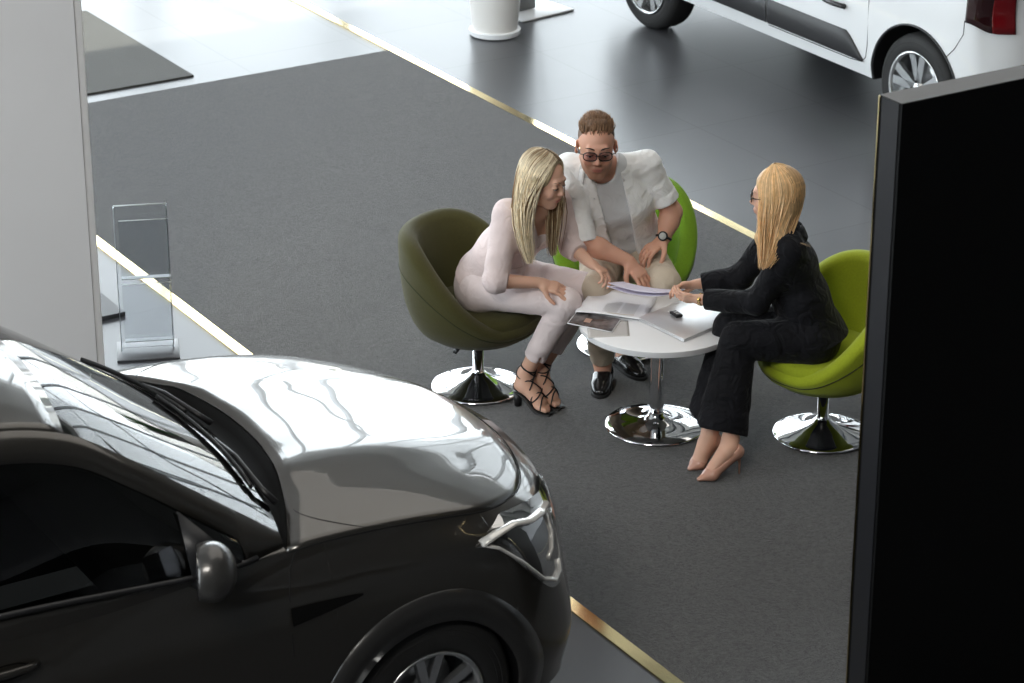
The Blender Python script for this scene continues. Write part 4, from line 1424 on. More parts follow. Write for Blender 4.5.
    for i in range(900):
        q = 1 if rnd.random() < .8 else -1            # +1 = her left (near)
        u_ = rnd.random()
        az_ = (PI * (.24 + .80 * u_)) * (1 if q > 0 else -1)
        if q < 0: az_ = -PI * (.3 + .5 * u_)
        R_ = [.110 + rnd.uniform(0, .005), .092 + rnd.uniform(0, .005), .099 + rnd.uniform(0, .005)]
        pts = []
        for k in range(7):
            t = k / 6; el = 1.5 * (1 - t) - .25 * t
            x, y, z = math.cos(az_) * math.cos(el), math.sin(az_) * math.cos(el), math.sin(el)
            x += .15 * (1 - t)
            pts.append(head.P(-.022 + x * R_[0], y * R_[1], .04 + z * R_[2]))
        w_ = 1 - min(1, u_)      # 1 front .. 0 back
        jx = V(rnd.gauss(0, .010), rnd.gauss(0, .010), 0)
        if q > 0:
            e0 = lerp3(V(1.215, 10.915, 1.050), V(1.075, 10.885, 1.035), w_) + jx
            e1 = lerp3(V(1.165, 10.845, .965), V(1.080, 10.85, .955), w_) + jx
            e2 = lerp3(V(1.085, 10.79, .875), V(1.078, 10.80, .865), w_) + jx * .6
            e2 = lerp3(e1, e2, rnd.uniform(.25, .80))
        else:
            e0 = V(1.13, 11.09, 1.03) + jx; e1 = V(1.13, 11.10, .95) + jx; e2 = V(1.12, 11.10, .86) + jx
        P_ = np.array(pts + [lerp3(pts[-1], e0, .5) + nrm(pts[-1] - head.c) * .006, e0, lerp3(e0, e1, .5), e1, lerp3(e1, e2, .5), e2])
        for _ in range(2):
            P_[1:-1] = .25 * P_[:-2] + .5 * P_[1:-1] + .25 * P_[2:]
        g = rnd.uniform(.7, 1.2); wm = rnd.random()
        c = ((.86 - .10 * wm) * g, (.60 - .16 * wm) * g, (.34 - .16 * wm) * g)
        paths.append((list(P_), c, rnd.uniform(.0014, .0026)))
    for k in range(3):
        paths.append(([V(1.19, 10.90, 1.05), V(1.215, 10.85, 1.012), V(1.25, 10.825 + .006 * k, .998), V(1.285, 10.82, .985 + .004 * k)], (.6, .42, .25), .0018))
    strands('hair_locks', p, M['hair'], org, paths)
    return p

woman_pink(); man_white(); woman_black()
# ================================================================ CARS
def cr(P, n_per, closed=False):
    """Catmull-Rom through a list of points, n_per samples a span (centripetal enough for us)"""
    P = [np.array(p, float) for p in P]; out = []
    N = len(P)
    for i in range(N - 1):
        p0 = P[max(i - 1, 0)]; p1 = P[i]; p2 = P[i + 1]; p3 = P[min(i + 2, N - 1)]
        for k in range(n_per):
            t = k / n_per
            out.append(.5 * ((2 * p1) + (p2 - p0) * t + (2 * p0 - 5 * p1 + 4 * p2 - p3) * t * t + (3 * p1 - p0 - 3 * p2 + p3) * t ** 3))
    out.append(P[-1])
    return np.array(out)

def plcurve(pts, x):
    """piecewise-smooth lookup: pts sorted by descending x -> value vector"""
    xs = [p[0] for p in pts]
    return np.array([np.interp(-x, [-q for q in xs], [p[k] for p in pts]) for k in range(1, len(pts[0]))])

class CarBody:
    def __init__(s, levels, zs, top, axles, arch_r, arch_z, sill):
        s.npz = 10
        s.lv = [cr(l, s.npz) for l in levels]; s.zs = zs
        s.top = cr(top, s.npz)
        s.n = len(s.top); s.axles = axles; s.ar = arch_r; s.az = arch_z; s.sill = sill
    def P(s, u, z, side=1, off=0.0):
        """u float index along the outline (rear centre -> nose centre), z height"""
        i = int(min(max(u, 0), s.n - 1.001)); f = u - i
        pts = []
        for l in s.lv:
            pts.append(l[i] * (1 - f) + l[i + 1] * f)
        tp = s.top[i] * (1 - f) + s.top[i + 1] * f
        Z = list(s.zs) + [tp[2]]; Q = [np.array([q[0], q[1]]) for q in pts] + [tp[:2]]
        # smooth interpolation in z
        if z <= Z[0]: q = Q[0]
        elif z >= Z[-1]: q = Q[-1]
        else:
            k = 0
            while z > Z[k + 1]: k += 1
            t = (z - Z[k]) / (Z[k + 1] - Z[k])
            p0 = Q[max(k - 1, 0)]; p3 = Q[min(k + 2, len(Q) - 1)]
            q = .5 * (2 * Q[k] + (Q[k + 1] - p0) * t + (2 * p0 - 5 * Q[k] + 4 * Q[k + 1] - p3) * t * t + (3 * Q[k] - p0 - 3 * Q[k + 1] + p3) * t ** 3)
        r = np.array([q[0], q[1] * side, z])
        if off:
            r = r + s.N(u, z, side) * off
        return r
    def N(s, u, z, side=1):
        a = s.P(u + .3, z, side) - s.P(u - .3, z, side)
        t = s.topz(u)
        z0 = min(z, t - .01)
        b = s.P(u, z0 + .008, side) - s.P(u, z0 - .008, side)
        n = np.cross(a, b) * (-side if True else 1)
        n = nrm(n)
        return -n if n[1] * side < -.2 or (abs(n[1]) < .2 and n[0] * (s.P(u, z, side)[0] + 1.3) < 0) else n
    def topz(s, u):
        i = int(min(max(u, 0), s.n - 1.001)); f = u - i
        return s.top[i][2] * (1 - f) + s.top[i + 1][2] * f
    def low(s, u):
        p = s.P(u, .4); z = s.sill
        for ax in s.axles:
            dx = p[0] - ax
            if abs(dx) < s.ar and abs(p[1]) > .6:
                z = max(z, s.az + math.sqrt(max(0, s.ar ** 2 - dx * dx)))
        return z
    def u_of_x(s, x, z=.8, lo=None):
        """outline index on the flank at which the skin has this x (from the rear side forward)"""
        best = None
        us = np.arange(3 * s.npz, s.n - 1, .25)
        d = [abs(s.P(u, z)[0] - x) for u in us]
        return us[int(np.argmin(d))]
    def ulist(s):
        us = list(np.arange(0, s.n - 1 + .001, .5))
        for ax in s.axles:          # crowd samples round the arches
            for a in np.linspace(0, PI, 33):
                x = ax + s.ar * .9999 * math.cos(a)
                us.append(s.fine_u(x))
            for e in (-1.0001, 1.0001):
                us.append(s.fine_u(ax + e * s.ar))
        return sorted(set(round(float(u), 4) for u in us))
    def fine_u(s, x):
        lo, hi = s.u_rs, s.n - 1.0
        for _ in range(40):
            m = (lo + hi) / 2
            if s.P(m, .4)[0] < x: lo = m
            else: hi = m
        return lo

def make_wheel(parent, c, r, w, rim_m, side, spokes=5, rim=.68, wsp=.017):
    """wheel with its face towards `side` along local y"""
    t = empty('wheel', c); t.parent = parent
    if side < 0: t.rotation_euler = (0, 0, PI)
    Mx = Matrix.Rotation(-PI / 2, 4, 'X')      # lathe axis z -> y
    b = MB()
    rr = r * rim
    b.lathe([(rr, -w / 2), (rr + .02, -w / 2 - .004), (r - .03, -w / 2), (r - .008, -w / 2 + .02), (r, -w / 2 + .05), (r, w / 2 - .05), (r - .008, w / 2 - .02), (r - .03, w / 2), (rr + .02, w / 2 + .004), (rr, w / 2 - .004), (rr - .004, w / 2 - .02), (rr - .004, -w / 2)], 72, M=Mx)
    for k in range(2):
        b.lathe([(r - .045 - k * .02, w / 2 + .001), (r - .047 - k * .02, w / 2 + .004), (r - .050 - k * .02, w / 2 + .001)], 72, M=Mx)
    b.build('tyre', M['rubber'], t)
    b = MB()
    b.lathe([(rr, w / 2 - .002), (rr + .006, w / 2 + .006), (rr - .008, w / 2 + .004), (rr - .016, w / 2 - .02), (rr - .02, -w / 2 + .02), (rr, -w / 2)], 72, M=Mx)
    b.build('rim', rim_m, t)
    b = MB()
    b.lathe([(0, -.02), (rr * .75, -.02), (rr * .78, -.03)], 48, M=Mx)
    b.build('brake_disc', M['steel'], t)
    for k in range(spokes):
        a = 2 * PI * k / spokes + .3
        sp = MB()
        for dd in (-.16, .16):
            v = []
            a1 = a + dd * .5; a2 = a + dd * 1.35
            p0 = (math.cos(a1) * .045, math.sin(a1) * .045); p1 = (math.cos(a2) * (rr - .012), math.sin(a2) * (rr - .012))
            tx, tz = -math.sin(a), math.cos(a)
            w0, w1 = wsp * .85, wsp
            f0, f1 = w / 2 - .022, w / 2 - .006
            pts = [(p0[0] + tx * w0, f0, p0[1] + tz * w0), (p0[0] - tx * w0, f0, p0[1] - tz * w0), (p1[0] - tx * w1, f1, p1[1] - tz * w1), (p1[0] + tx * w1, f1, p1[1] + tz * w1)]
            bk = [(q[0], q[1] - .03, q[2]) for q in pts]
            sp.add(pts + bk, [(0, 1, 2, 3), (7, 6, 5, 4), (0, 4, 5, 1), (1, 5, 6, 2), (2, 6, 7, 3), (3, 7, 4, 0)])
        sp.build('spoke', rim_m, t, smooth=False)
    b = MB(); b.lathe([(0, w / 2 - .008), (.03, w / 2 - .008), (.036, w / 2 - .014), (.055, w / 2 - .026), (.055, w / 2 - .06), (0, w / 2 - .06)], 32, M=Mx)
    b.build('hub_cap', rim_m, t)
    for k in range(5):
        a = 2 * PI * k / 5
        b = MB(); b.lathe([(0, .004), (.009, .004), (.010, 0), (0, 0)], 10, (0, 0, 0), M=Matrix.Translation((math.cos(a) * .05, w / 2 - .02, math.sin(a) * .05)) @ Mx)
        b.build('wheel_nut', M['black_plastic'], t, smooth=False)
    return t

def make_car(name, loc, rz, label, cfg):
    car = empty(name, loc, rz, label, 'car')
    B = CarBody(cfg['levels'], cfg['zs'], cfg['top'], cfg['axles'], cfg['ar'], cfg['az'], cfg['sill'])
    B.u_rs = cfg['side_start'] * B.npz
    B.n = len(B.top)
    paint = cfg['paint']
    us = B.ulist()
    NV = 22
    for side, nm in ((-1, 'side_panel'), (1, 'side_panel')):
        b = MB(); rows = []
        for u in us:
            z0, z1 = B.low(u), B.topz(u)
            rows.append([tuple(B.P(u, z0 + (z1 - z0) * k / NV, side)) for k in range(NV + 1)])
        b.grid(rows)
        o = b.build(nm, paint, car)
        # wheel arch lips and lining
        for ax in cfg['axles']:
            lip = MB(); pts = []
            ln = MB(); rows2 = []
            for a in np.linspace(-.25, PI + .25, 41):
                x = ax + B.ar * math.cos(a); z = B.az + B.ar * math.sin(a)
                z = max(z, B.sill)
                u = B.fine_u(x); q = B.P(u, z, side)
                pts.append(q)
                rows2.append([tuple(q - np.array([0, side * .002, 0])), tuple(q - np.array([0, side * .30, 0]))])
            lw = cfg.get('lip', .012)
            rows3 = []
            for a in np.linspace(-.2, PI + .2, 41):
                row = []
                for e, of in ((0, -.006), (0, .004), (.5, .010), (1, .007), (1, -.002)):
                    rr = B.ar + e * lw
                    x = ax + rr * math.cos(a); z = max(B.az + rr * math.sin(a), B.sill)
                    u = B.fine_u(x); q = B.P(u, z, side)
                    row.append(tuple(q + np.array([0, side * of, 0])))
                rows3.append(row)
            lip.grid(rows3)
            lip.build('wheel_arch_trim', cfg['lip_m'], car)
            ln.grid(rows2)
            ln.build('wheel_arch_lining', M['black_plastic'], car)
    # hood
    u0 = B.u_of_x(cfg['hood_x'], .9) if cfg.get('u_hood') is None else cfg['u_hood'] * B.npz
    hu = np.linspace(u0, B.n - 1.02, 46)
    b = MB(); rows = []
    NS = 40
    for u in hu:
        L = B.P(u, B.topz(u), 1); f = (u - u0) / (B.n - 1 - u0)
        cg = cfg['hood_crown'] * (1 - f ** 3) 
        bow = cfg['hood_bow'] * max(0, 1 - f * 2.2) ** 1.5
        row = []
        for k in range(NS + 1):
            s_ = -1 + 2 * k / NS
            y = L[1] * s_
            z = L[2] + cg * (1 - abs(s_) ** 2.6)
            x = L[0] + bow * (1 - s_ * s_)
            rl = cfg['ridge'] * (1 - f ** 4)
            yy = abs(y); rp = cfg['ridge_y'] * (1 - .35 * f)
            z += rl * math.exp(-((yy - rp) / .08) ** 2) - rl * .5 * math.exp(-((yy) / .16) ** 2) * (1 - f)
            row.append((x, y, z))
        rows.append(row)
    HR = np.array(rows)
    for _ in range(14):
        HR[1:-1, 1:-1, 2] += .25 * (HR[:-2, 1:-1, 2] + HR[2:, 1:-1, 2] - 2 * HR[1:-1, 1:-1, 2]) * 1.0
    for _ in range(3):
        HR[2:-2, 2:-2, 2] += .2 * (HR[2:-2, 1:-3, 2] + HR[2:-2, 3:-1, 2] - 2 * HR[2:-2, 2:-2, 2])
    rows = [[tuple(q) for q in r_] for r_ in HR]
    b.grid(rows)
    hood = b.build('hood', paint, car)
    hood_rear = rows[0]
    solid(hood, .004, -1)
    # greenhouse curves
    rail = cfg['rail']; rc = cr(rail, 8)
    def railx(x, side):
        q = np.array([np.interp(-x, -rc[:, 0], rc[:, k]) for k in range(3)]); q[0] = x; q[1] *= side; return q
    belt = cfg['belt']; bc = cr(belt, 8)
    def beltx(x, side):
        q = np.array([np.interp(-x, -bc[:, 0], bc[:, k]) for k in range(3)]); q[0] = x; q[1] *= side; return q
    pw = cfg['pillar']
    xs = np.linspace(cfg['dlo'][0], cfg['dlo'][1], 60)
    for side in (-1, 1):
        b = MB(); rows = []; dl = []
        allx = np.concatenate([np.linspace(rail[0][0], cfg['dlo'][0], 14)[:-1], xs, np.linspace(cfg['dlo'][1], rail[-1][0], 14)[1:]])
        for x in allx:
            r_, g_ = railx(x, side), beltx(x, side)
            d = g_ - r_; L = np.linalg.norm(d); k = min(1, pw / max(L, 1e-5))
            if x > cfg['dlo'][0] or x < cfg['dlo'][1]: k = 1
            inn = r_ + d * k
            o_ = np.array([0, side * .010, 0])
            mid = r_ + d * k * .5 + o_
            inw = np.array([0, -side * .03, -.004])
            rows.append([tuple(r_ + inw), tuple(r_ + np.array([0, side * .0, .003])), tuple(mid), tuple(inn + o_ * .6), tuple(inn + np.array([0, -side * .012, 0]))])
        b.grid(rows)
        b.build('roof_pillar', paint, car)
        # side glass
        b = MB(); rows = []
        for x in xs:
            r_, g_ = railx(x, side), beltx(x, side)
            d = g_ - r_; L = np.linalg.norm(d); k = min(1, pw / max(L, 1e-5))
            rows.append([tuple(r_ + d * (k + (1 - k) * t) + np.array([0, side * (.012 * math.sin(PI * t) - .004), 0])) for t in np.linspace(0, 1, 6)])
        b.grid(rows)
        b.build('side_window', cfg['glass'], car)
        # waist rail of black rubber and the pillar between the doors
        b = MB()
        b.tube([tuple(beltx(x, side) + np.array([0, side * .004, .004])) for x in np.linspace(cfg['dlo'][0] + .05, cfg['dlo'][1], 40)], .011, 6)
        b.build('window_seal', M['black_plastic'], car)
        b = MB(); 
        for xb in cfg['bpillars']:
            r_, g_ = railx(xb - .03, side), beltx(xb + .02, side)
            r_ = r_ + (g_ - r_) * .1
            b2 = MB()
            rws = []
            for t in np.linspace(0, 1, 8):
                q = r_ + (g_ - r_) * t + np.array([0, side * (.012 * math.sin(PI * t) + .001), 0])
                rws.append([tuple(q + np.array([.045, 0, 0])), tuple(q - np.array([.045, 0, 0]))])
            b2.grid(rws); solid(b2.build('door_pillar', M['black_plastic'], car), .006, 0)
        # shoulder infill between body top and belt
        b = MB(); rows = []
        for x in np.linspace(cfg['shoulder'][0], cfg['shoulder'][1], 50):
            u = B.fine_u(x) if x > cfg['axles'][-1] - 5 else 0
            # u where the top edge has this x
            lo, hi = B.u_rs - B.npz, B.n - 1.0
            for _ in range(30):
                m = (lo + hi) / 2
                if B.P(m, B.topz(m))[0] < x: lo = m
                else: hi = m
            t_ = B.P(lo, B.topz(lo), side); g_ = beltx(x, side)
            rows.append([tuple(t_), tuple((t_ + g_) / 2 + np.array([0, side * .004, .003])), tuple(g_), tuple(g_ - np.array([0, side * .03, .01]))])
        b.grid(rows); b.build('shoulder', paint, car)
    # windscreen, roof, rear screen
    def span(xa, xb, n, fdx, fdz, nm, m, th=.004):
        b = MB(); rows = []
        for i, t in enumerate(np.linspace(0, 1, n)):
            x = xa + (xb - xa) * t; r_ = railx(x, 1)
            rows.append([(x + fdx(t) * (1 - s_ * s_), r_[1] * s_, r_[2] + fdz(t) * (1 - abs(s_) ** 2.4)) for s_ in np.linspace(-1, 1, 25)])
        b.grid(rows)
        o = b.build(nm, m, car); 
        if th: solid(o, th, 0)
        return rows
    ws = cfg['screen']
    r1 = span(ws[0], ws[1], 16, lambda t: .12 - .05 * t, lambda t: .035 + .015 * t, 'windscreen', cfg['screen_glass'], 0)
    span(ws[1], cfg['rear_screen'][0], 30, lambda t: .07 * (1 - t), lambda t: .05, 'roof', paint)
    span(cfg['rear_screen'][0], cfg['rear_screen'][1], 12, lambda t: -.08 * t, lambda t: .05 * (1 - t) + .0 * t, 'rear_window', cfg['glass'], 0)
    # cowl panel between windscreen and hood
    b = MB(); rows = []
    for k in range(25):
        s_ = -1 + 2 * k / 24
        g = np.array(r1[0][k]); hq = np.array(hood_rear[int(round(k / 24 * NS))])
        rows.append([tuple(g - np.array([.03, 0, -.004])), tuple(g + np.array([.0, 0, -.003])), tuple(g * .66 + hq * .34 - np.array([0, 0, .025])), tuple(g * .3 + hq * .7 - np.array([0, 0, .022])), tuple(hq + np.array([-.004, 0, .001])), tuple(hq + np.array([.01, 0, -.02]))])
    b.grid(rows); b.build('cowl_panel', M['cowl'], car)
    # underbody and cabin floor
    b = MB(); b.box(((cfg['axles'][0] + cfg['axles'][-1]) / 2, 0, B.sill + .06), (cfg['axles'][0] - cfg['axles'][-1] + 1.1, 1.1, .1), .03)
    b.build('underbody', M['black_plastic'], car)
    # wheels
    for ax in cfg['axles']:
        for side in (-1, 1):
            make_wheel(car, (ax, side * (cfg['halfw'] - cfg['ww'] / 2 - .02), cfg['wr']), cfg['wr'], cfg['ww'], cfg['rim_m'], side, rim=cfg.get('rim', .68), wsp=cfg.get('wsp', .017))
    return car, B, railx, beltx

def seam(car, B, pts, side, r=.0028, name='door_seam', m=None):
    b = MB(); b.tube([tuple(B.P(B.fine_u(x), z, side, 0.0)) for x, z in pts], r, 5)
    return b.build(name, m or M['gap'], car)

M['gap'] = mat('panel_gap', (.006, .006, .006), .8)
M['cowl'] = mat('cowl_black', (.004, .004, .004), .85, spec=.12)
M['paint_dark'] = mat('car_paint_bronze_grey', (.050, .046, .040), .28, .7, coat=1.0, coat_rough=.02, spec=.6)
M['paint_white'] = mat('car_paint_white', (.78, .79, .80), .35, coat=1.0, coat_rough=.03)
M['car_glass'] = glass_mat('car_glass_dark', (.10, .105, .10), 1.3)
M['screen_glass'] = glass_mat('car_windscreen', (.42, .46, .42), 1.25)
M['alloy'] = mat('alloy_silver', (.62, .63, .64), .25, .9)
M['cladding'] = mat('grey_cladding', (.028, .028, .03), .5)
M['mirror_dark'] = mat('mirror_dark', (.12, .12, .13), .08, 1.0)
M['mirror_paint'] = mat('mirror_paint', (.075, .072, .068), .3, .6, coat=.6)
M['lamp_red'] = mat('lamp_red', (.12, .003, .005), .12, coat=.6)
M['lamp_dark'] = mat('lamp_dark', (.02, .004, .005), .12, coat=1)

# ---- the dark car in the foreground
def outline(side_y, front, rear, xs=(-3.05, -2.66, -1.9, -1.2, -.5, -.2, .08)):
    pts = list(rear) + [(x, side_y * k) for x, k in zip(xs, (.985, 1, 1, 1, 1, 1, .998))] + list(front)
    return pts
def rearpts(xr, y):
    return [(xr, 0), (xr + .01, y * .35), (xr + .05, y * .72), (xr + .16, y * .92)]
lv = [
    outline(.895, [(.40, .875), (.58, .80), (.69, .665), (.765, .45), (.805, .22), (.815, 0)], rearpts(-3.55, .88)),
    outline(.925, [(.40, .905), (.60, .83), (.715, .69), (.81, .47), (.865, .23), (.88, 0)], rearpts(-3.62, .91)),
    outline(.930, [(.38, .905), (.56, .83), (.675, .69), (.785, .48), (.85, .24), (.87, 0)], rearpts(-3.60, .91)),
    outline(.915, [(.35, .885), (.51, .81), (.63, .68), (.735, .48), (.80, .24), (.825, 0)], rearpts(-3.56, .89)),
    outline(.890, [(.32, .855), (.47, .785), (.59, .66), (.69, .47), (.75, .235), (.775, 0)], rearpts(-3.53, .87)),
]
zs = [.22, .40, .62, .80, .90]
tp_rear = [(-3.50, 0, 1.02), (-3.49, .30, 1.02), (-3.45, .60, 1.03), (-3.35, .78, 1.04)]
tp_side = [(-3.05, .86, 1.06), (-2.66, .865, 1.06), (-1.9, .87, 1.03), (-1.2, .865, 1.01), (-.5, .83, 1.035), (-.2, .825, 1.03), (.08, .815, 1.0)]
tp_front = [(.28, .79, .965), (.42, .72, .94), (.535, .61, .92), (.63, .44, .91), (.69, .22, .905), (.71, 0, .905)]
cfg = dict(levels=lv, zs=zs, top=tp_rear + tp_side + tp_front, axles=(0.0, -2.66), ar=.36, az=.305, sill=.22, side_start=4,
           paint=M['paint_dark'], lip=.115, lip_m=mat('arch_trim_dark', (.02, .019, .018), .3, coat=.6), u_hood=8, hood_x=-.5, hood_crown=.085, hood_bow=.235,
           ridge=.010, ridge_y=.40, rail=[(-.50, .775, 1.085), (-.75, .735, 1.27), (-1.0, .690, 1.455), (-1.2, .650, 1.57), (-1.5, .620, 1.62), (-2.1, .61, 1.635), (-2.8, .61, 1.59), (-3.2, .63, 1.50), (-3.48, .72, 1.07)],
           belt=[(-.50, .80, 1.045), (-.78, .855, 1.045), (-1.4, .865, 1.095), (-2.1, .865, 1.13), (-2.8, .86, 1.16), (-3.2, .84, 1.12), (-3.49, .76, 1.05)],
           pillar=.10, dlo=(-.66, -2.95), bpillars=(-1.75,), glass=M['car_glass'], screen_glass=M['screen_glass'], screen=(-.50, -1.18), rear_screen=(-3.1, -3.45),
           shoulder=(-.5, -3.3), halfw=.93, wr=.335, ww=.23, rim_m=M['alloy'], rim=.60)
dark_car, DB, drail, dbelt = make_car('car', (4.0, 7.97, 0), 0, 'dark bronze-grey SUV in the left foreground with glossy hood', cfg)

def add_lamp(car, B, side):
    uA = B.fine_u(.22); uB = uA + (B.n - 1 - uA) * .62
    N = 26; rows = []; rows_in = []
    dz = .0 if side < 0 else .03
    def zr(f):
        zt = B.topz(uA + (uB - uA) * f) - .020 if f > .25 else .893 + (B.topz(uA + (uB - uA) * f) - .913) * (f / .25)
        zb = .885 - .265 * sstep(f, .0, .42) + .11 * sstep(f, .55, 1.0)
        return zb, zt - dz
    for i in range(N + 1):
        f = i / N; u = uA + (uB - uA) * f; zb, zt = zr(f)
        rows.append([tuple(B.P(u, zb + (zt - zb) * t, side, .003)) for t in np.linspace(0, 1, 9)])
    lamp = empty('headlight', (0, 0, 0)); lamp.parent = car
    b = MB(); b.grid(rows); b.build('reflector', M['lamp_in'], lamp)
    rows = [[tuple(B.P(uA + (uB - uA) * i / N, zr(i / N)[0] + (zr(i / N)[1] - zr(i / N)[0]) * t, side, .009 + .006 * math.sin(PI * t))) for t in np.linspace(0, 1, 9)] for i in range(N + 1)]
    b = MB(); b.grid(rows); b.build('lens', M['lamp_glass'], lamp)
    def pt(f, t, off=.009):
        u = uA + (uB - uA) * f; zb, zt = zr(f)
        return tuple(B.P(u, zb + (zt - zb) * t, side, off))
    for path, r in (([(.03, .6), (.12, .80), (.25, .86), (.40, .88), (.55, .88), (.70, .88)], .024), ([(.03, .5), (.10, .22), (.2, .14), (.32, .10), (.42, .10), (.50, .14), (.53, .26)], .017), ([(.62, .85), (.58, .6), (.50, .42), (.42, .36)], .020), ([(.70, .85), (.68, .5), (.60, .25), (.52, .2)], .010)):
        b = MB(); b.tube([pt(*q) for q in path], r, 8, flat=.4); b.build('light_guide', M['guide'], lamp)
    return lamp
M['guide'] = mat('light_guide_white', (.72, .70, .66), .12, .3, coat=1)
M['lamp_in'] = mat('lamp_inner', (.045, .04, .035), .35, .4)
M['lamp_glass'] = glass_mat('lamp_glass', (.92, .92, .92), .6)
add_lamp(dark_car, DB, -1); add_lamp(dark_car, DB, 1)
for side in (-1, 1):
    seam(dark_car, DB, [(-.47, 1.03), (-.50, .98), (-.525, .90), (-.535, .75), (-.53, .55), (-.50, .42), (-.45, .30)], side)
    seam(dark_car, DB, [(-1.74, 1.02), (-1.75, .8), (-1.75, .5), (-1.72, .3)], side)
    # fender vent and sill cladding
    b = MB(); rows = []
    for i in range(11):
        x = -.53 + .27 * i / 10; h = .028 * (1 - i / 10) ** .7 + .003
        zc = .835 + .012 * i / 10
        rows.append([tuple(DB.P(DB.fine_u(x), zc + h * t, side, .006)) for t in (-1, -.3, .3, 1)])
    b.grid(rows); b.build('fender_vent', M['cowl'], dark_car)
    b = MB(); rows = []
    for x in np.linspace(-2.27, -.39, 24):
        rows.append([tuple(DB.P(DB.fine_u(x), z, side, .012)) for z in (.22, .27, .33, .345)])
    b.grid(rows); b.build('sill_trim', M['cladding'], dark_car)
    # door handle
    for x0 in (-1.52, -2.4):
        hd = empty('door_handle', (0, 0, 0)); hd.parent = dark_car
        b = MB(); rows = []
        for i in range(13):
            a = 2 * PI * i / 12
            rows.append(tuple(DB.P(DB.fine_u(x0 + .09 * math.cos(a)), .915 + .026 * math.sin(a), side, .0025)))
        c_ = DB.P(DB.fine_u(x0), .915, side, -.012)
        b.add([tuple(c_)] + rows[:-1], [(0, i + 1, (i + 1) % 12 + 1) for i in range(12)])
        b.build('recess', M['cowl'], hd)
        b = MB(); b.tube([tuple(DB.P(DB.fine_u(x0 + t * .105), .922, side, .006 + .028 * (1 - t ** 4))) for t in np.linspace(-1, 1, 11)], [.010, .012, .013, .014, .014, .014, .014, .014, .013, .012, .010], 8, flat=1.0)
        b.build('grip', M['paint_dark'], hd)
    # door mirror
    mr = empty('door_mirror', (0, 0, 0)); mr.parent = dark_car
    c = np.array([-.845, side * .985, 1.13])
    MF = Field(c - .17, c + .17, .005)
    yw = R(24); mf = V(math.cos(yw), side * math.sin(yw), 0); ms = V(-side * math.sin(yw), math.cos(yw), 0)
    MF.ell(c, (.082, .108, .098), [mf, ms, (0, 0, 1)], k=.01)
    MF.ell(c - mf * .03, (.05, .098, .082), [mf, ms, (0, 0, 1)], k=.02)
    MF.half(c - mf * .045, -mf, c - .17, c + .17)
    vs, fs = MF.mesh(); vs = smooth_v(vs, fs, 2, .4); np_mesh('mirror_housing', vs, tri_fix(vs, fs), M['mirror_paint'] if 'mirror_paint' in M else M['paint_dark'], mr)
    b = MB(); Mg = Matrix(((mf[0], ms[0], 0, c[0] - mf[0] * .046), (mf[1], ms[1], 0, c[1] - mf[1] * .046), (0, 0, 1, c[2]), (0, 0, 0, 1)))
    b.box((0, 0, 0), (.004, .155, .125), .0018, M=Mg); b.build('mirror_glass', M['mirror_dark'], mr)
    b = MB(); b.tube([(c[0] + .01, side * .87, 1.03), (c[0] + .005, side * .92, 1.05), (c[0], side * .96, 1.075)], [.03, .026, .03], 10, flat=.6)
    b.build('mirror_stalk', M['black_plastic'], mr)
    b = MB()      # black corner plate behind the mirror
    q = [dbelt(-.66, side), dbelt(-.86, side), drail(-.86, side) + (dbelt(-.86, side) - drail(-.86, side)) * (.10 / .32)]
    b.add([tuple(p_ + np.array([0, side * .012, .0])) for p_ in q], [(0, 1, 2)])
    solid(b.build('corner_plate', M['black_plastic'], dark_car), .006, 0)
for side in (-1, 1):
    b = MB(); pts = []
    for q in np.linspace(0, 1, 14):
        # from the cowl corner outwards and forwards to the hood edge
        y = (.64 + .175 * q) * side; x = -.40 + .22 * q ** 1.6
        lo, hi = 70, DB.n - 1.0
        for _ in range(30):
            m = (lo + hi) / 2
            if DB.P(m, DB.topz(m))[0] < x: lo = m
            else: hi = m
        e_ = DB.P(lo, DB.topz(lo)); s_ = min(1, abs(y) / e_[1]); f = (lo - 80) / (DB.n - 1 - 80)
        z = e_[2] + .085 * (1 - max(0, f) ** 3) * (1 - s_ ** 2.6) + .010 * math.exp(-((abs(y) - .40) / .08) ** 2)
        pts.append((x + .06 * (1 - s_ * s_), y, z + .001))
    b.tube(pts, .003, 5); b.build('hood_seam', M['gap'], dark_car)
# hood shut line round the front
b = MB()
b.tube([tuple(DB.P(u, DB.topz(u) - .002, -1, .0)) for u in np.linspace(80, DB.n - 1.1, 60)], .003, 5); b.build('hood_seam', M['gap'], dark_car)
b = MB()
b.tube([tuple(DB.P(u, DB.topz(u) - .002, 1, .0)) for u in np.linspace(80, DB.n - 1.1, 60)], .003, 5); b.build('hood_seam', M['gap'], dark_car)
# grille, number plate recess
b = MB(); rows = []
for i in range(31):
    t = -1 + 2 * i / 30; sd = -1 if t < 0 else 1
    u = DB.n - 1 - abs(t) * 17
    rows.append([tuple(DB.P(u, z, sd, .004)) for z in (.56, .62, .70, .78, .83)])
b.grid(rows); b.build('grille', M['cowl'], dark_car)
for k in range(4):
    b = MB(); b.tube([tuple(DB.P(DB.n - 1 - abs(t) * 16, .60 + k * .06, -1 if t < 0 else 1, .008)) for t in np.linspace(-1, 1, 31)], .005, 6)
    b.build('grille_bar', M['chrome'], dark_car)
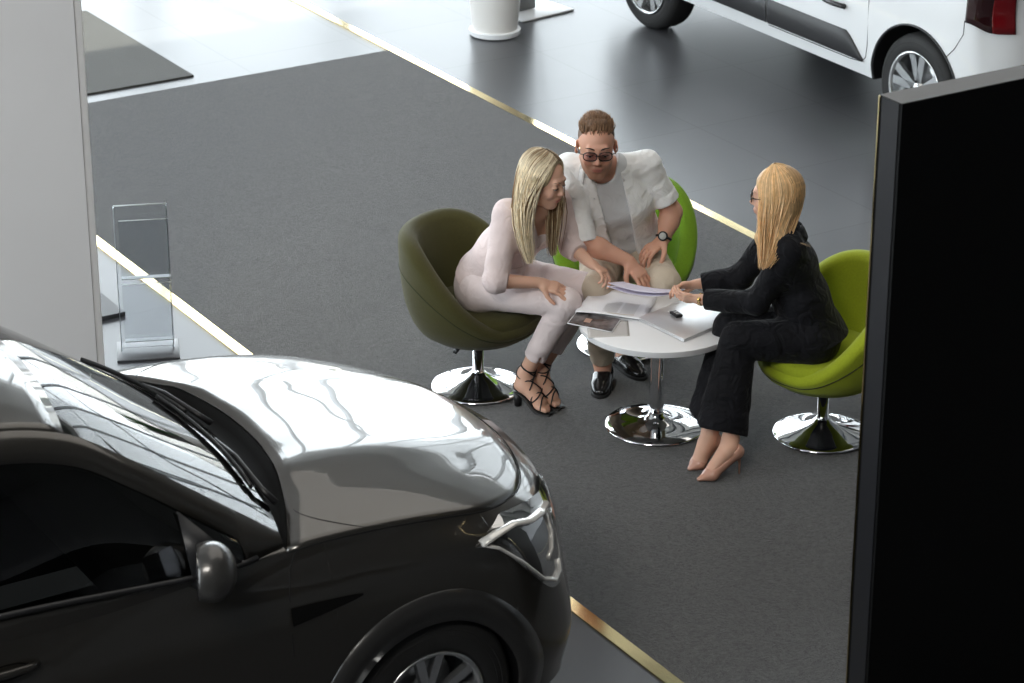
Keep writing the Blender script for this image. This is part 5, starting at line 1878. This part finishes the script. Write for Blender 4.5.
# wipers
def wiper(y0, y1, reach):
    w_ = empty('wiper', (0, 0, 0)); w_.parent = dark_car
    def S(y, d, h=.014):     # point on the windscreen: y, distance up from its foot
        s_ = y / .775; x = -.50 - d; r_ = drail(x, 1)
        t = d / .68
        s_ = y / r_[1]
        return (x + (.12 - .05 * t) * (1 - s_ * s_), y, r_[2] + (.035 + .015 * t) * (1 - abs(s_) ** 2.4) + h)
    b = MB(); b.tube([S(y0, -.03, .0), S(y0 * .9 + y1 * .1, .01, .03), S(y0 * .5 + y1 * .5, .04, .035), S(y0 * .2 + y1 * .8, .06, .022)], [.012, .010, .008, .005], 8)
    b.build('arm', M['black_plastic'], w_)
    b = MB(); b.tube([S(y0 + (y1 - y0) * t, .035 + .055 * t, .012 + .004) for t in np.linspace(.12, 1.5, 9)], .007, 6, flat=1.6)
    b.build('blade', M['black_plastic'], w_)
wiper(-.60, -.10, 0); wiper(.05, .45, 0)
# cabin
cab = MB(); cab.box((-.78, 0, .93), (.5, 1.36, .16), .05); cab.build('dashboard', mat('trim_dark', (.02, .02, .02), .6), dark_car)
for y in (-.37, .37):
    st = empty('seat', (0, 0, 0)); st.parent = dark_car
    b = MB(); b.box((-1.62, y, .62), (.52, .5, .16), .06, M=None); b.build('seat_base', M['seat'] if 'seat' in M else M['cladding'], st)
    b = MB(); b.box((0, 0, 0), (.14, .48, .62), .06, M=Matrix.Translation((-1.93, y, .98)) @ Matrix.Rotation(-.25, 4, 'Y')); b.build('backrest', M['cladding'], st)
    b = MB(); b.box((-2.03, y, 1.37), (.09, .26, .17), .04); b.build('headrest', M['cladding'], st)
b = MB(); b.box((-2.75, 0, .95), (.16, 1.2, .62), .06); b.box((-2.5, 0, .62), (.5, 1.2, .16), .05); b.build('rear_bench', M['cladding'], dark_car)
b = MB(); Ms = Matrix.Translation((-1.15, .37, 1.02)) @ Matrix.Rotation(R(-65), 4, 'Y')
b.tube([(Ms @ Vector((.185 * math.cos(a), .185 * math.sin(a), 0)))[:] for a in np.linspace(0, 2 * PI, 37)], .014, 8, cap=False)
for a in (0, PI, PI / 2 * 3): b.tube([(Ms @ Vector((0, 0, -.02)))[:], (Ms @ Vector((.18 * math.cos(a + PI / 2), .18 * math.sin(a + PI / 2), 0)))[:]], .012, 6)
b.build('steering_wheel', M['black_plastic'], dark_car)

# ---- the white van-like car at the far right
xs2 = (-3.2, -2.8, -2.0, -1.3, -.6, -.3, .08)
lv2 = [
    outline(.855, [(.42, .84), (.60, .77), (.70, .62), (.77, .42), (.80, .2), (.81, 0)], rearpts(-3.47, .84), xs2),
    outline(.875, [(.42, .86), (.62, .79), (.73, .65), (.80, .44), (.84, .2), (.85, 0)], rearpts(-3.53, .86), xs2),
    outline(.885, [(.40, .86), (.60, .79), (.71, .66), (.79, .45), (.83, .2), (.84, 0)], rearpts(-3.52, .865), xs2),
    outline(.885, [(.38, .85), (.55, .78), (.67, .65), (.75, .45), (.80, .2), (.81, 0)], rearpts(-3.49, .865), xs2),
    outline(.880, [(.34, .82), (.50, .75), (.62, .62), (.70, .43), (.75, .2), (.76, 0)], rearpts(-3.47, .86), xs2),
]
top2 = [(-3.44, 0, 1.12), (-3.43, .30, 1.12), (-3.41, .62, 1.12), (-3.34, .79, 1.12)] + [(x, .855, z) for x, z in zip(xs2, (1.14, 1.14, 1.12, 1.10, 1.08, 1.06, 1.03))] + [(.26, .78, 1.0), (.40, .70, .97), (.50, .58, .95), (.58, .40, .93), (.63, .2, .92), (.65, 0, .92)]
cfg2 = dict(levels=lv2, zs=[.30, .40, .62, .80, .92], top=top2, axles=(0.0, -2.80), ar=.385, az=.335, sill=.30, side_start=4,
            paint=M['paint_white'], lip=.014, lip_m=M['cladding'], u_hood=8, hood_x=-.6, hood_crown=.07, hood_bow=.16,
            ridge=.006, ridge_y=.40, rail=[(-.60, .79, 1.12), (-.85, .76, 1.34), (-1.1, .73, 1.56), (-1.3, .70, 1.72), (-1.6, .69, 1.78), (-2.2, .69, 1.80), (-2.9, .69, 1.79), (-3.3, .70, 1.74), (-3.46, .76, 1.14)],
            belt=[(-.60, .83, 1.09), (-.9, .845, 1.11), (-1.5, .85, 1.125), (-2.2, .85, 1.14), (-2.9, .85, 1.15), (-3.3, .83, 1.15), (-3.47, .79, 1.13)],
            pillar=.10, dlo=(-.78, -3.1), bpillars=(-1.75, -2.5), glass=M['car_glass'], screen_glass=M['screen_glass'], screen=(-.60, -1.28), rear_screen=(-3.31, -3.45),
            shoulder=(-.6, -3.42), halfw=.885, wr=.335, ww=.21, wsp=.027, rim_m=M['alloy'])
white_car, WB, wrail, wbelt = make_car('car', (10.72, 14.38, 0), PI / 2, 'white car at the top right showing its flank and rear wheel', cfg2)
for side in (1, -1):
    # grey cladding along the doors with a slanted rear end
    for xa, xb in ((-2.33, -1.38), (-1.37, -.48)):
        b = MB(); rows = []
        for x in np.linspace(xa, xb, 24):
            zt = .545 - (.545 - .40) * max(0, (-2.18 - x) / .15) if xa < -2 else .545
            rows.append([tuple(WB.P(WB.fine_u(x), z, side, o_)) for z, o_ in ((.385, .001), (.40, .012), ((.40 + zt) / 2, .016), (zt - .006, .013), (zt, .001))])
        b.grid(rows); b.build('door_cladding', M['cladding'], white_car)
    seam(white_car, WB, [(-2.36, 1.10), (-2.365, .8), (-2.365, .5), (-2.35, .42), (-2.31, .385), (-2.2, .375), (-1.38, .375)], side, .003)
    seam(white_car, WB, [(-1.375, 1.08), (-1.375, .38)], side, .003)
    seam(white_car, WB, [(-3.33, .86), (-3.25, .78), (-3.14, .68), (-3.08, .62)], side, .003)
    # tail lamp round the rear corner
    lamp = empty('tail_lamp', (0, 0, 0)); lamp.parent = white_car
    for nm, m_, f0, f1 in (('outer_lens', M['lamp_dark'], 0, .62), ('inner_lens', M['lamp_red'], .62, 1)):
        b = MB(); rows = []
        for i in range(15):
            f = f0 + (f1 - f0) * i / 14
            u = 39.5 - f * 17
            zb = .855 - .05 * sstep(f, 0, .7)
            rows.append([tuple(WB.P(u, zb + (1.115 - zb) * t, side, .010)) for t in np.linspace(0, 1, 8)])
        b.grid(rows); solid(b.build(nm, m_, lamp), .006, 0)
    b = MB(); b.tube([tuple(WB.P(WB.fine_u(x), .69, side, .018 + .012 * math.sin(PI * (x + 2.16) / .2))) for x in np.linspace(-2.16, -1.96, 9)], .016, 8)
    b.build('door_handle', M['black_plastic'], white_car)

# things on the far floor
pot = empty('plant_pot', (8.93, 14.79, .0), 0, 'large round white plant pot standing on the grey tiles at the top', 'plant pot')
b = MB(); b.lathe([(0, .035), (.150, .035), (.152, .06), (.158, .12), (.175, .30), (.190, .45), (.197, .56), (.205, .565), (.205, .60), (.188, .60), (.185, .54), (0, .53)], 64)
b.build('pot', mat('pot_white', (.74, .72, .69), .35), pot, angle=40)
b = MB(); b.lathe([(0, .002), (.15, .002), (.168, .01), (.172, .04), (.166, .045), (0, .045)], 64); b.build('saucer', M['white'], pot, angle=40)
b = MB(); b.lathe([(0, .545), (.186, .545), (.186, .53)], 32); b.build('soil', mat('soil', (.03, .02, .015), .95, var=.3, bump=.6), pot)
rnd = random.Random(3)
for i in range(16):
    a = rnd.uniform(0, 2 * PI); h = rnd.uniform(.5, .9); ln = rnd.uniform(.1, .3)
    b = MB(); rows = []
    for t in np.linspace(0, 1, 9):
        c = Vector((math.cos(a) * ln * t ** 1.6, math.sin(a) * ln * t ** 1.6, .53 + h * t))
        sd_ = Vector((-math.sin(a), math.cos(a), 0)) * .028 * math.sin(PI * (.12 + .86 * t))
        rows.append([tuple(c - sd_), tuple(c + Vector((0, 0, -.004))), tuple(c + sd_)])
    b.grid(rows); solid(b.build('leaf', M['leaf'] if 'leaf' in M else mat('leaf_green', (.03, .09, .02), .45, var=.2), pot), .002, 0)
sg = empty('sign_stand', (9.42, 15.16, 0), R(8), 'grey sign stand with a pale square base plate beside the plant pot', 'sign stand')
b = MB(); b.prism([(x, y) for x, y in [(-.22 + .03 * (1 - math.cos(a)), 0) for a in (0,)] + []] or [(-.22, -.2), (.22, -.2), (.22, .2), (-.22, .2)], 0, .012) if False else b.box((0, 0, .008), (.46, .44, .014), .006)
b.build('base_plate', mat('plate_pale', (.7, .71, .72), .3), sg)
b = MB(); b.box((-.08, -.02, .52), (.22, .05, 1.0), .006); b.build('upright', mat('sign_grey', (.16, .16, .16), .4), sg)
# ================================================================ THINGS ON THE TABLE, BROCHURE STAND
def quad_lap():
    pts = [(.564, 11.103), (.755, 10.853), (1.012, 11.110), (.815, 11.352)]
    cen = np.mean(pts, 0)
    o = empty('laptop', A2W(cen[0], cen[1], TZ), -AZ, 'closed silver laptop lying on the round table', 'laptop')
    P_ = [(p[0] - cen[0], p[1] - cen[1]) for p in pts]
    b = MB(); b.prism(P_, .002, .010, .002); b.build('base', M['lap'], o)
    b = MB(); b.prism([(x * .997, y * .997) for x, y in P_], .0108, .016, .002); b.build('lid', M['lap'], o)
    b = MB(); b.prism([(x * .985, y * .985) for x, y in P_], .0095, .0112); b.build('gap', M['black_plastic'], o, smooth=False)
M['lap'] = mat('laptop_silver', (.72, .72, .73), .32, .55)
quad_lap()
LT = .0165
# sheets lie in a small pile left of the laptop

def marks(o, c, cen, rects, m, curl=None, name='print', h=.0016):
    """printed areas (u0, v0, u1, v1) laid on a sheet"""
    b = MB()
    for (u0, v0, u1, v1) in rects:
        rows = []
        for v in np.linspace(v0, v1, 3):
            row = []
            for u in np.linspace(u0, u1, 6):
                p = (c[0] * (1 - v) + c[3] * v) * (1 - u) + (c[1] * (1 - v) + c[2] * v) * u
                row.append((p.x - cen.x, p.y - cen.y, p.z + (curl(v, u) if curl else 0) + h))
            rows.append(row)
        b.grid(rows)
    return b.build(name, m, o, kind='stuff' if len(rects) > 8 else None)

M['grey_ink'] = mat('grey_ink', (.58, .57, .56), .7)
M['tan_ink'] = mat('tan_ink', (.62, .55, .48), .7)
sheet('folder', [(.335, 10.905), (.520, 10.925), (.520, 11.10), (.335, 11.09)], TZ + .001, mat('folder_clear', (.55, .53, .51), .25), .002, 'pale translucent folder at the table edge under the brochure', 'folder')
o, c, cen = sheet('brochure', [(.246, 11.056), (.443, 10.954), (.490, 11.105), (.290, 11.195)], TZ + .006, M['paper'], .002, 'dark glossy brochure with a photo cover under the printed sheet', 'brochure')
m_cover = mat('cover_photo', (.11, .10, .10), .18, var=.9, vscale=16, vdetail=2, coat=.3)
marks(o, c, cen, [(.02, .02, .98, .98)], m_cover, name='cover', h=.0024)
marks(o, c, cen, [(.30, .3, .44, .6)], mat('cover_skin', (.45, .27, .2), .4), name='cover_picture', h=.0028)
cf = lambda u, v: .004 + .06 * max(0, v - .80) ** 1.0 * (1 - .5 * u) + .004 * math.sin(u * 5)
o, c, cen = sheet('document', [(.283, 11.161), (.590, 11.080), (.655, 11.325), (.365, 11.41)], TZ + .014, M['paper'], .0008, 'white printed sheet with columns of text lying on top of the pile', 'document', 'papers on the table', curl=lambda u, v: cf(u, v))
rects = []
for k in range(15):
    rects.append((.36, .12 + .034 * k, .58, .127 + .034 * k + .008)); rects.append((.62, .12 + .034 * k, .84, .127 + .034 * k + .008))
marks(o, c, cen, rects, M['grey_ink'], lambda v, u: cf(v, u), 'text')
marks(o, c, cen, [(.36, .06, .84, .09)], M['tan_ink'], lambda v, u: cf(v, u), 'heading')
marks(o, c, cen, [(.58, .84, .68, .90)], M['ink'], lambda v, u: cf(v, u), 'stamp')
marks(o, c, cen, [(.30, .78, .54, .80), (.30, .83, .54, .85)], M['grey_ink'], lambda v, u: cf(v, u), 'address_lines')
sheet('document', [(.355, 11.23), (.60, 11.13), (.665, 11.345), (.430, 11.440)], TZ + .010, M['paper'], .0008, 'white sheet peeking out behind the printed sheet on the table', 'document', 'papers on the table',
      curl=lambda u, v: .002 + .030 * max(0, v - .75))
# car key on the laptop
k_ = empty('car_key', A2W(.735, 11.12, TZ + LT), -AZ + .5, 'small black car key lying on the closed laptop', 'car key')
b = MB(); b.box((0, 0, .0075), (.036, .062, .014), .006, seg=3); b.build('body', M['black_plastic'], k_)
for y in (-.012, .006):
    b = MB(); b.box((0, y, .0152), (.016, .010, .0015), .0006); b.build('button', M['grey_ink'], k_)
b = MB(); b.tube([(math.cos(a) * .010, .040 + math.sin(a) * .010, .004) for a in np.linspace(0, 2 * PI, 15)], .0014, 5, cap=False); b.build('key_ring', M['chrome'], k_)
# papers passed across the table
def held(name, pts, label, m):
    c_ = np.mean(np.array(pts), 0)
    o = empty(name, A2W(c_[0], c_[1], c_[2]), -AZ, label, 'document', 'papers held over the table')
    b = MB(); P_ = [np.array(p) - c_ for p in pts]; rows = []
    for v in np.linspace(0, 1, 9):
        row = []
        for u in np.linspace(0, 1, 13):
            q = (P_[0] * (1 - u) + P_[1] * u) * (1 - v) + (P_[3] * (1 - u) + P_[2] * u) * v
            row.append(tuple(q + np.array([0, 0, -.014 * math.sin(PI * u)])))
        rows.append(row)
    b.grid(rows); solid(b.build('page', m, o), .0012, 1); return o
M['lilac'] = mat('lilac_paper', (.72, .69, .82), .6)
held('document', [(.430, 11.205, .668), (.668, 11.125, .652), (.800, 11.175, .648), (.500, 11.290, .640)], 'lilac-tinted sheet on top, held between the two women over the table', M['lilac'])
held('document', [(.425, 11.235, .640), (.655, 11.125, .636), (.790, 11.180, .634), (.500, 11.31, .612)], 'lower lilac-edged sheet of the fan held between the two women', M['lilac'])

# clear brochure stand by the pier
st = empty('brochure_stand', A2W(*[float(v) for v in (-1.78, 11.95)], 0), 0, 'clear acrylic two-pocket brochure stand beside the grey pier', 'brochure stand')
def to_stand():
    pass
wx, wy = 4.75, 11.13
st.location = (wx, wy, 0); st.rotation_euler = (0, 0, -AZ + R(9))
M['acrylic'] = glass_mat('acrylic', (.93, .94, .95), 1.0, .12)
M['acrylic_edge'] = mat('acrylic_edge', (.75, .77, .78), .3)
b = MB(); b.box((0, 0, .006), (.30, .24, .012), .003); b.build('base', M['lap'] if False else mat('stand_base', (.07, .07, .075), .35), st)
W2, H2 = .125, .735
b = MB(); b.box((0, .03, .012 + H2 / 2), (2 * W2, .005, H2), .001); b.build('back_panel', M['acrylic'], st, smooth=False)
for sx in (-1, 1):
    b = MB(); b.box((sx * W2, .012, .012 + H2 / 2), (.006, .040, H2), .001); b.build('side_edge', M['acrylic_edge'] if sx > 5 else M['acrylic'], st, smooth=False)
b = MB(); b.tube([(-W2, .03, .747), (W2, .03, .747)], .0035, 6); b.build('top_edge', M['acrylic_edge'], st)
for sx in (-1, 1):
    b = MB(); b.tube([(sx * W2, .03, .014), (sx * W2, .03, .747)], .0016, 6); b.build('edge', M['acrylic_edge'], st)
for z0 in (.06, .385):
    pk = empty('pocket', (0, 0, 0)); pk.parent = st
    b = MB(); b.box((.012, -.012, z0 + .15), (.235, .004, .30), .001); b.build('front_panel', M['acrylic'], pk, smooth=False)
    b = MB(); b.box((.012, .008, z0), (.235, .04, .004), .001); b.build('shelf', M['acrylic_edge'], pk, smooth=False)
    b = MB(); b.tube([(-.105, -.012, z0 + .30), (.13, -.012, z0 + .30)], .0022, 6); b.build('lip', M['acrylic_edge'], pk)
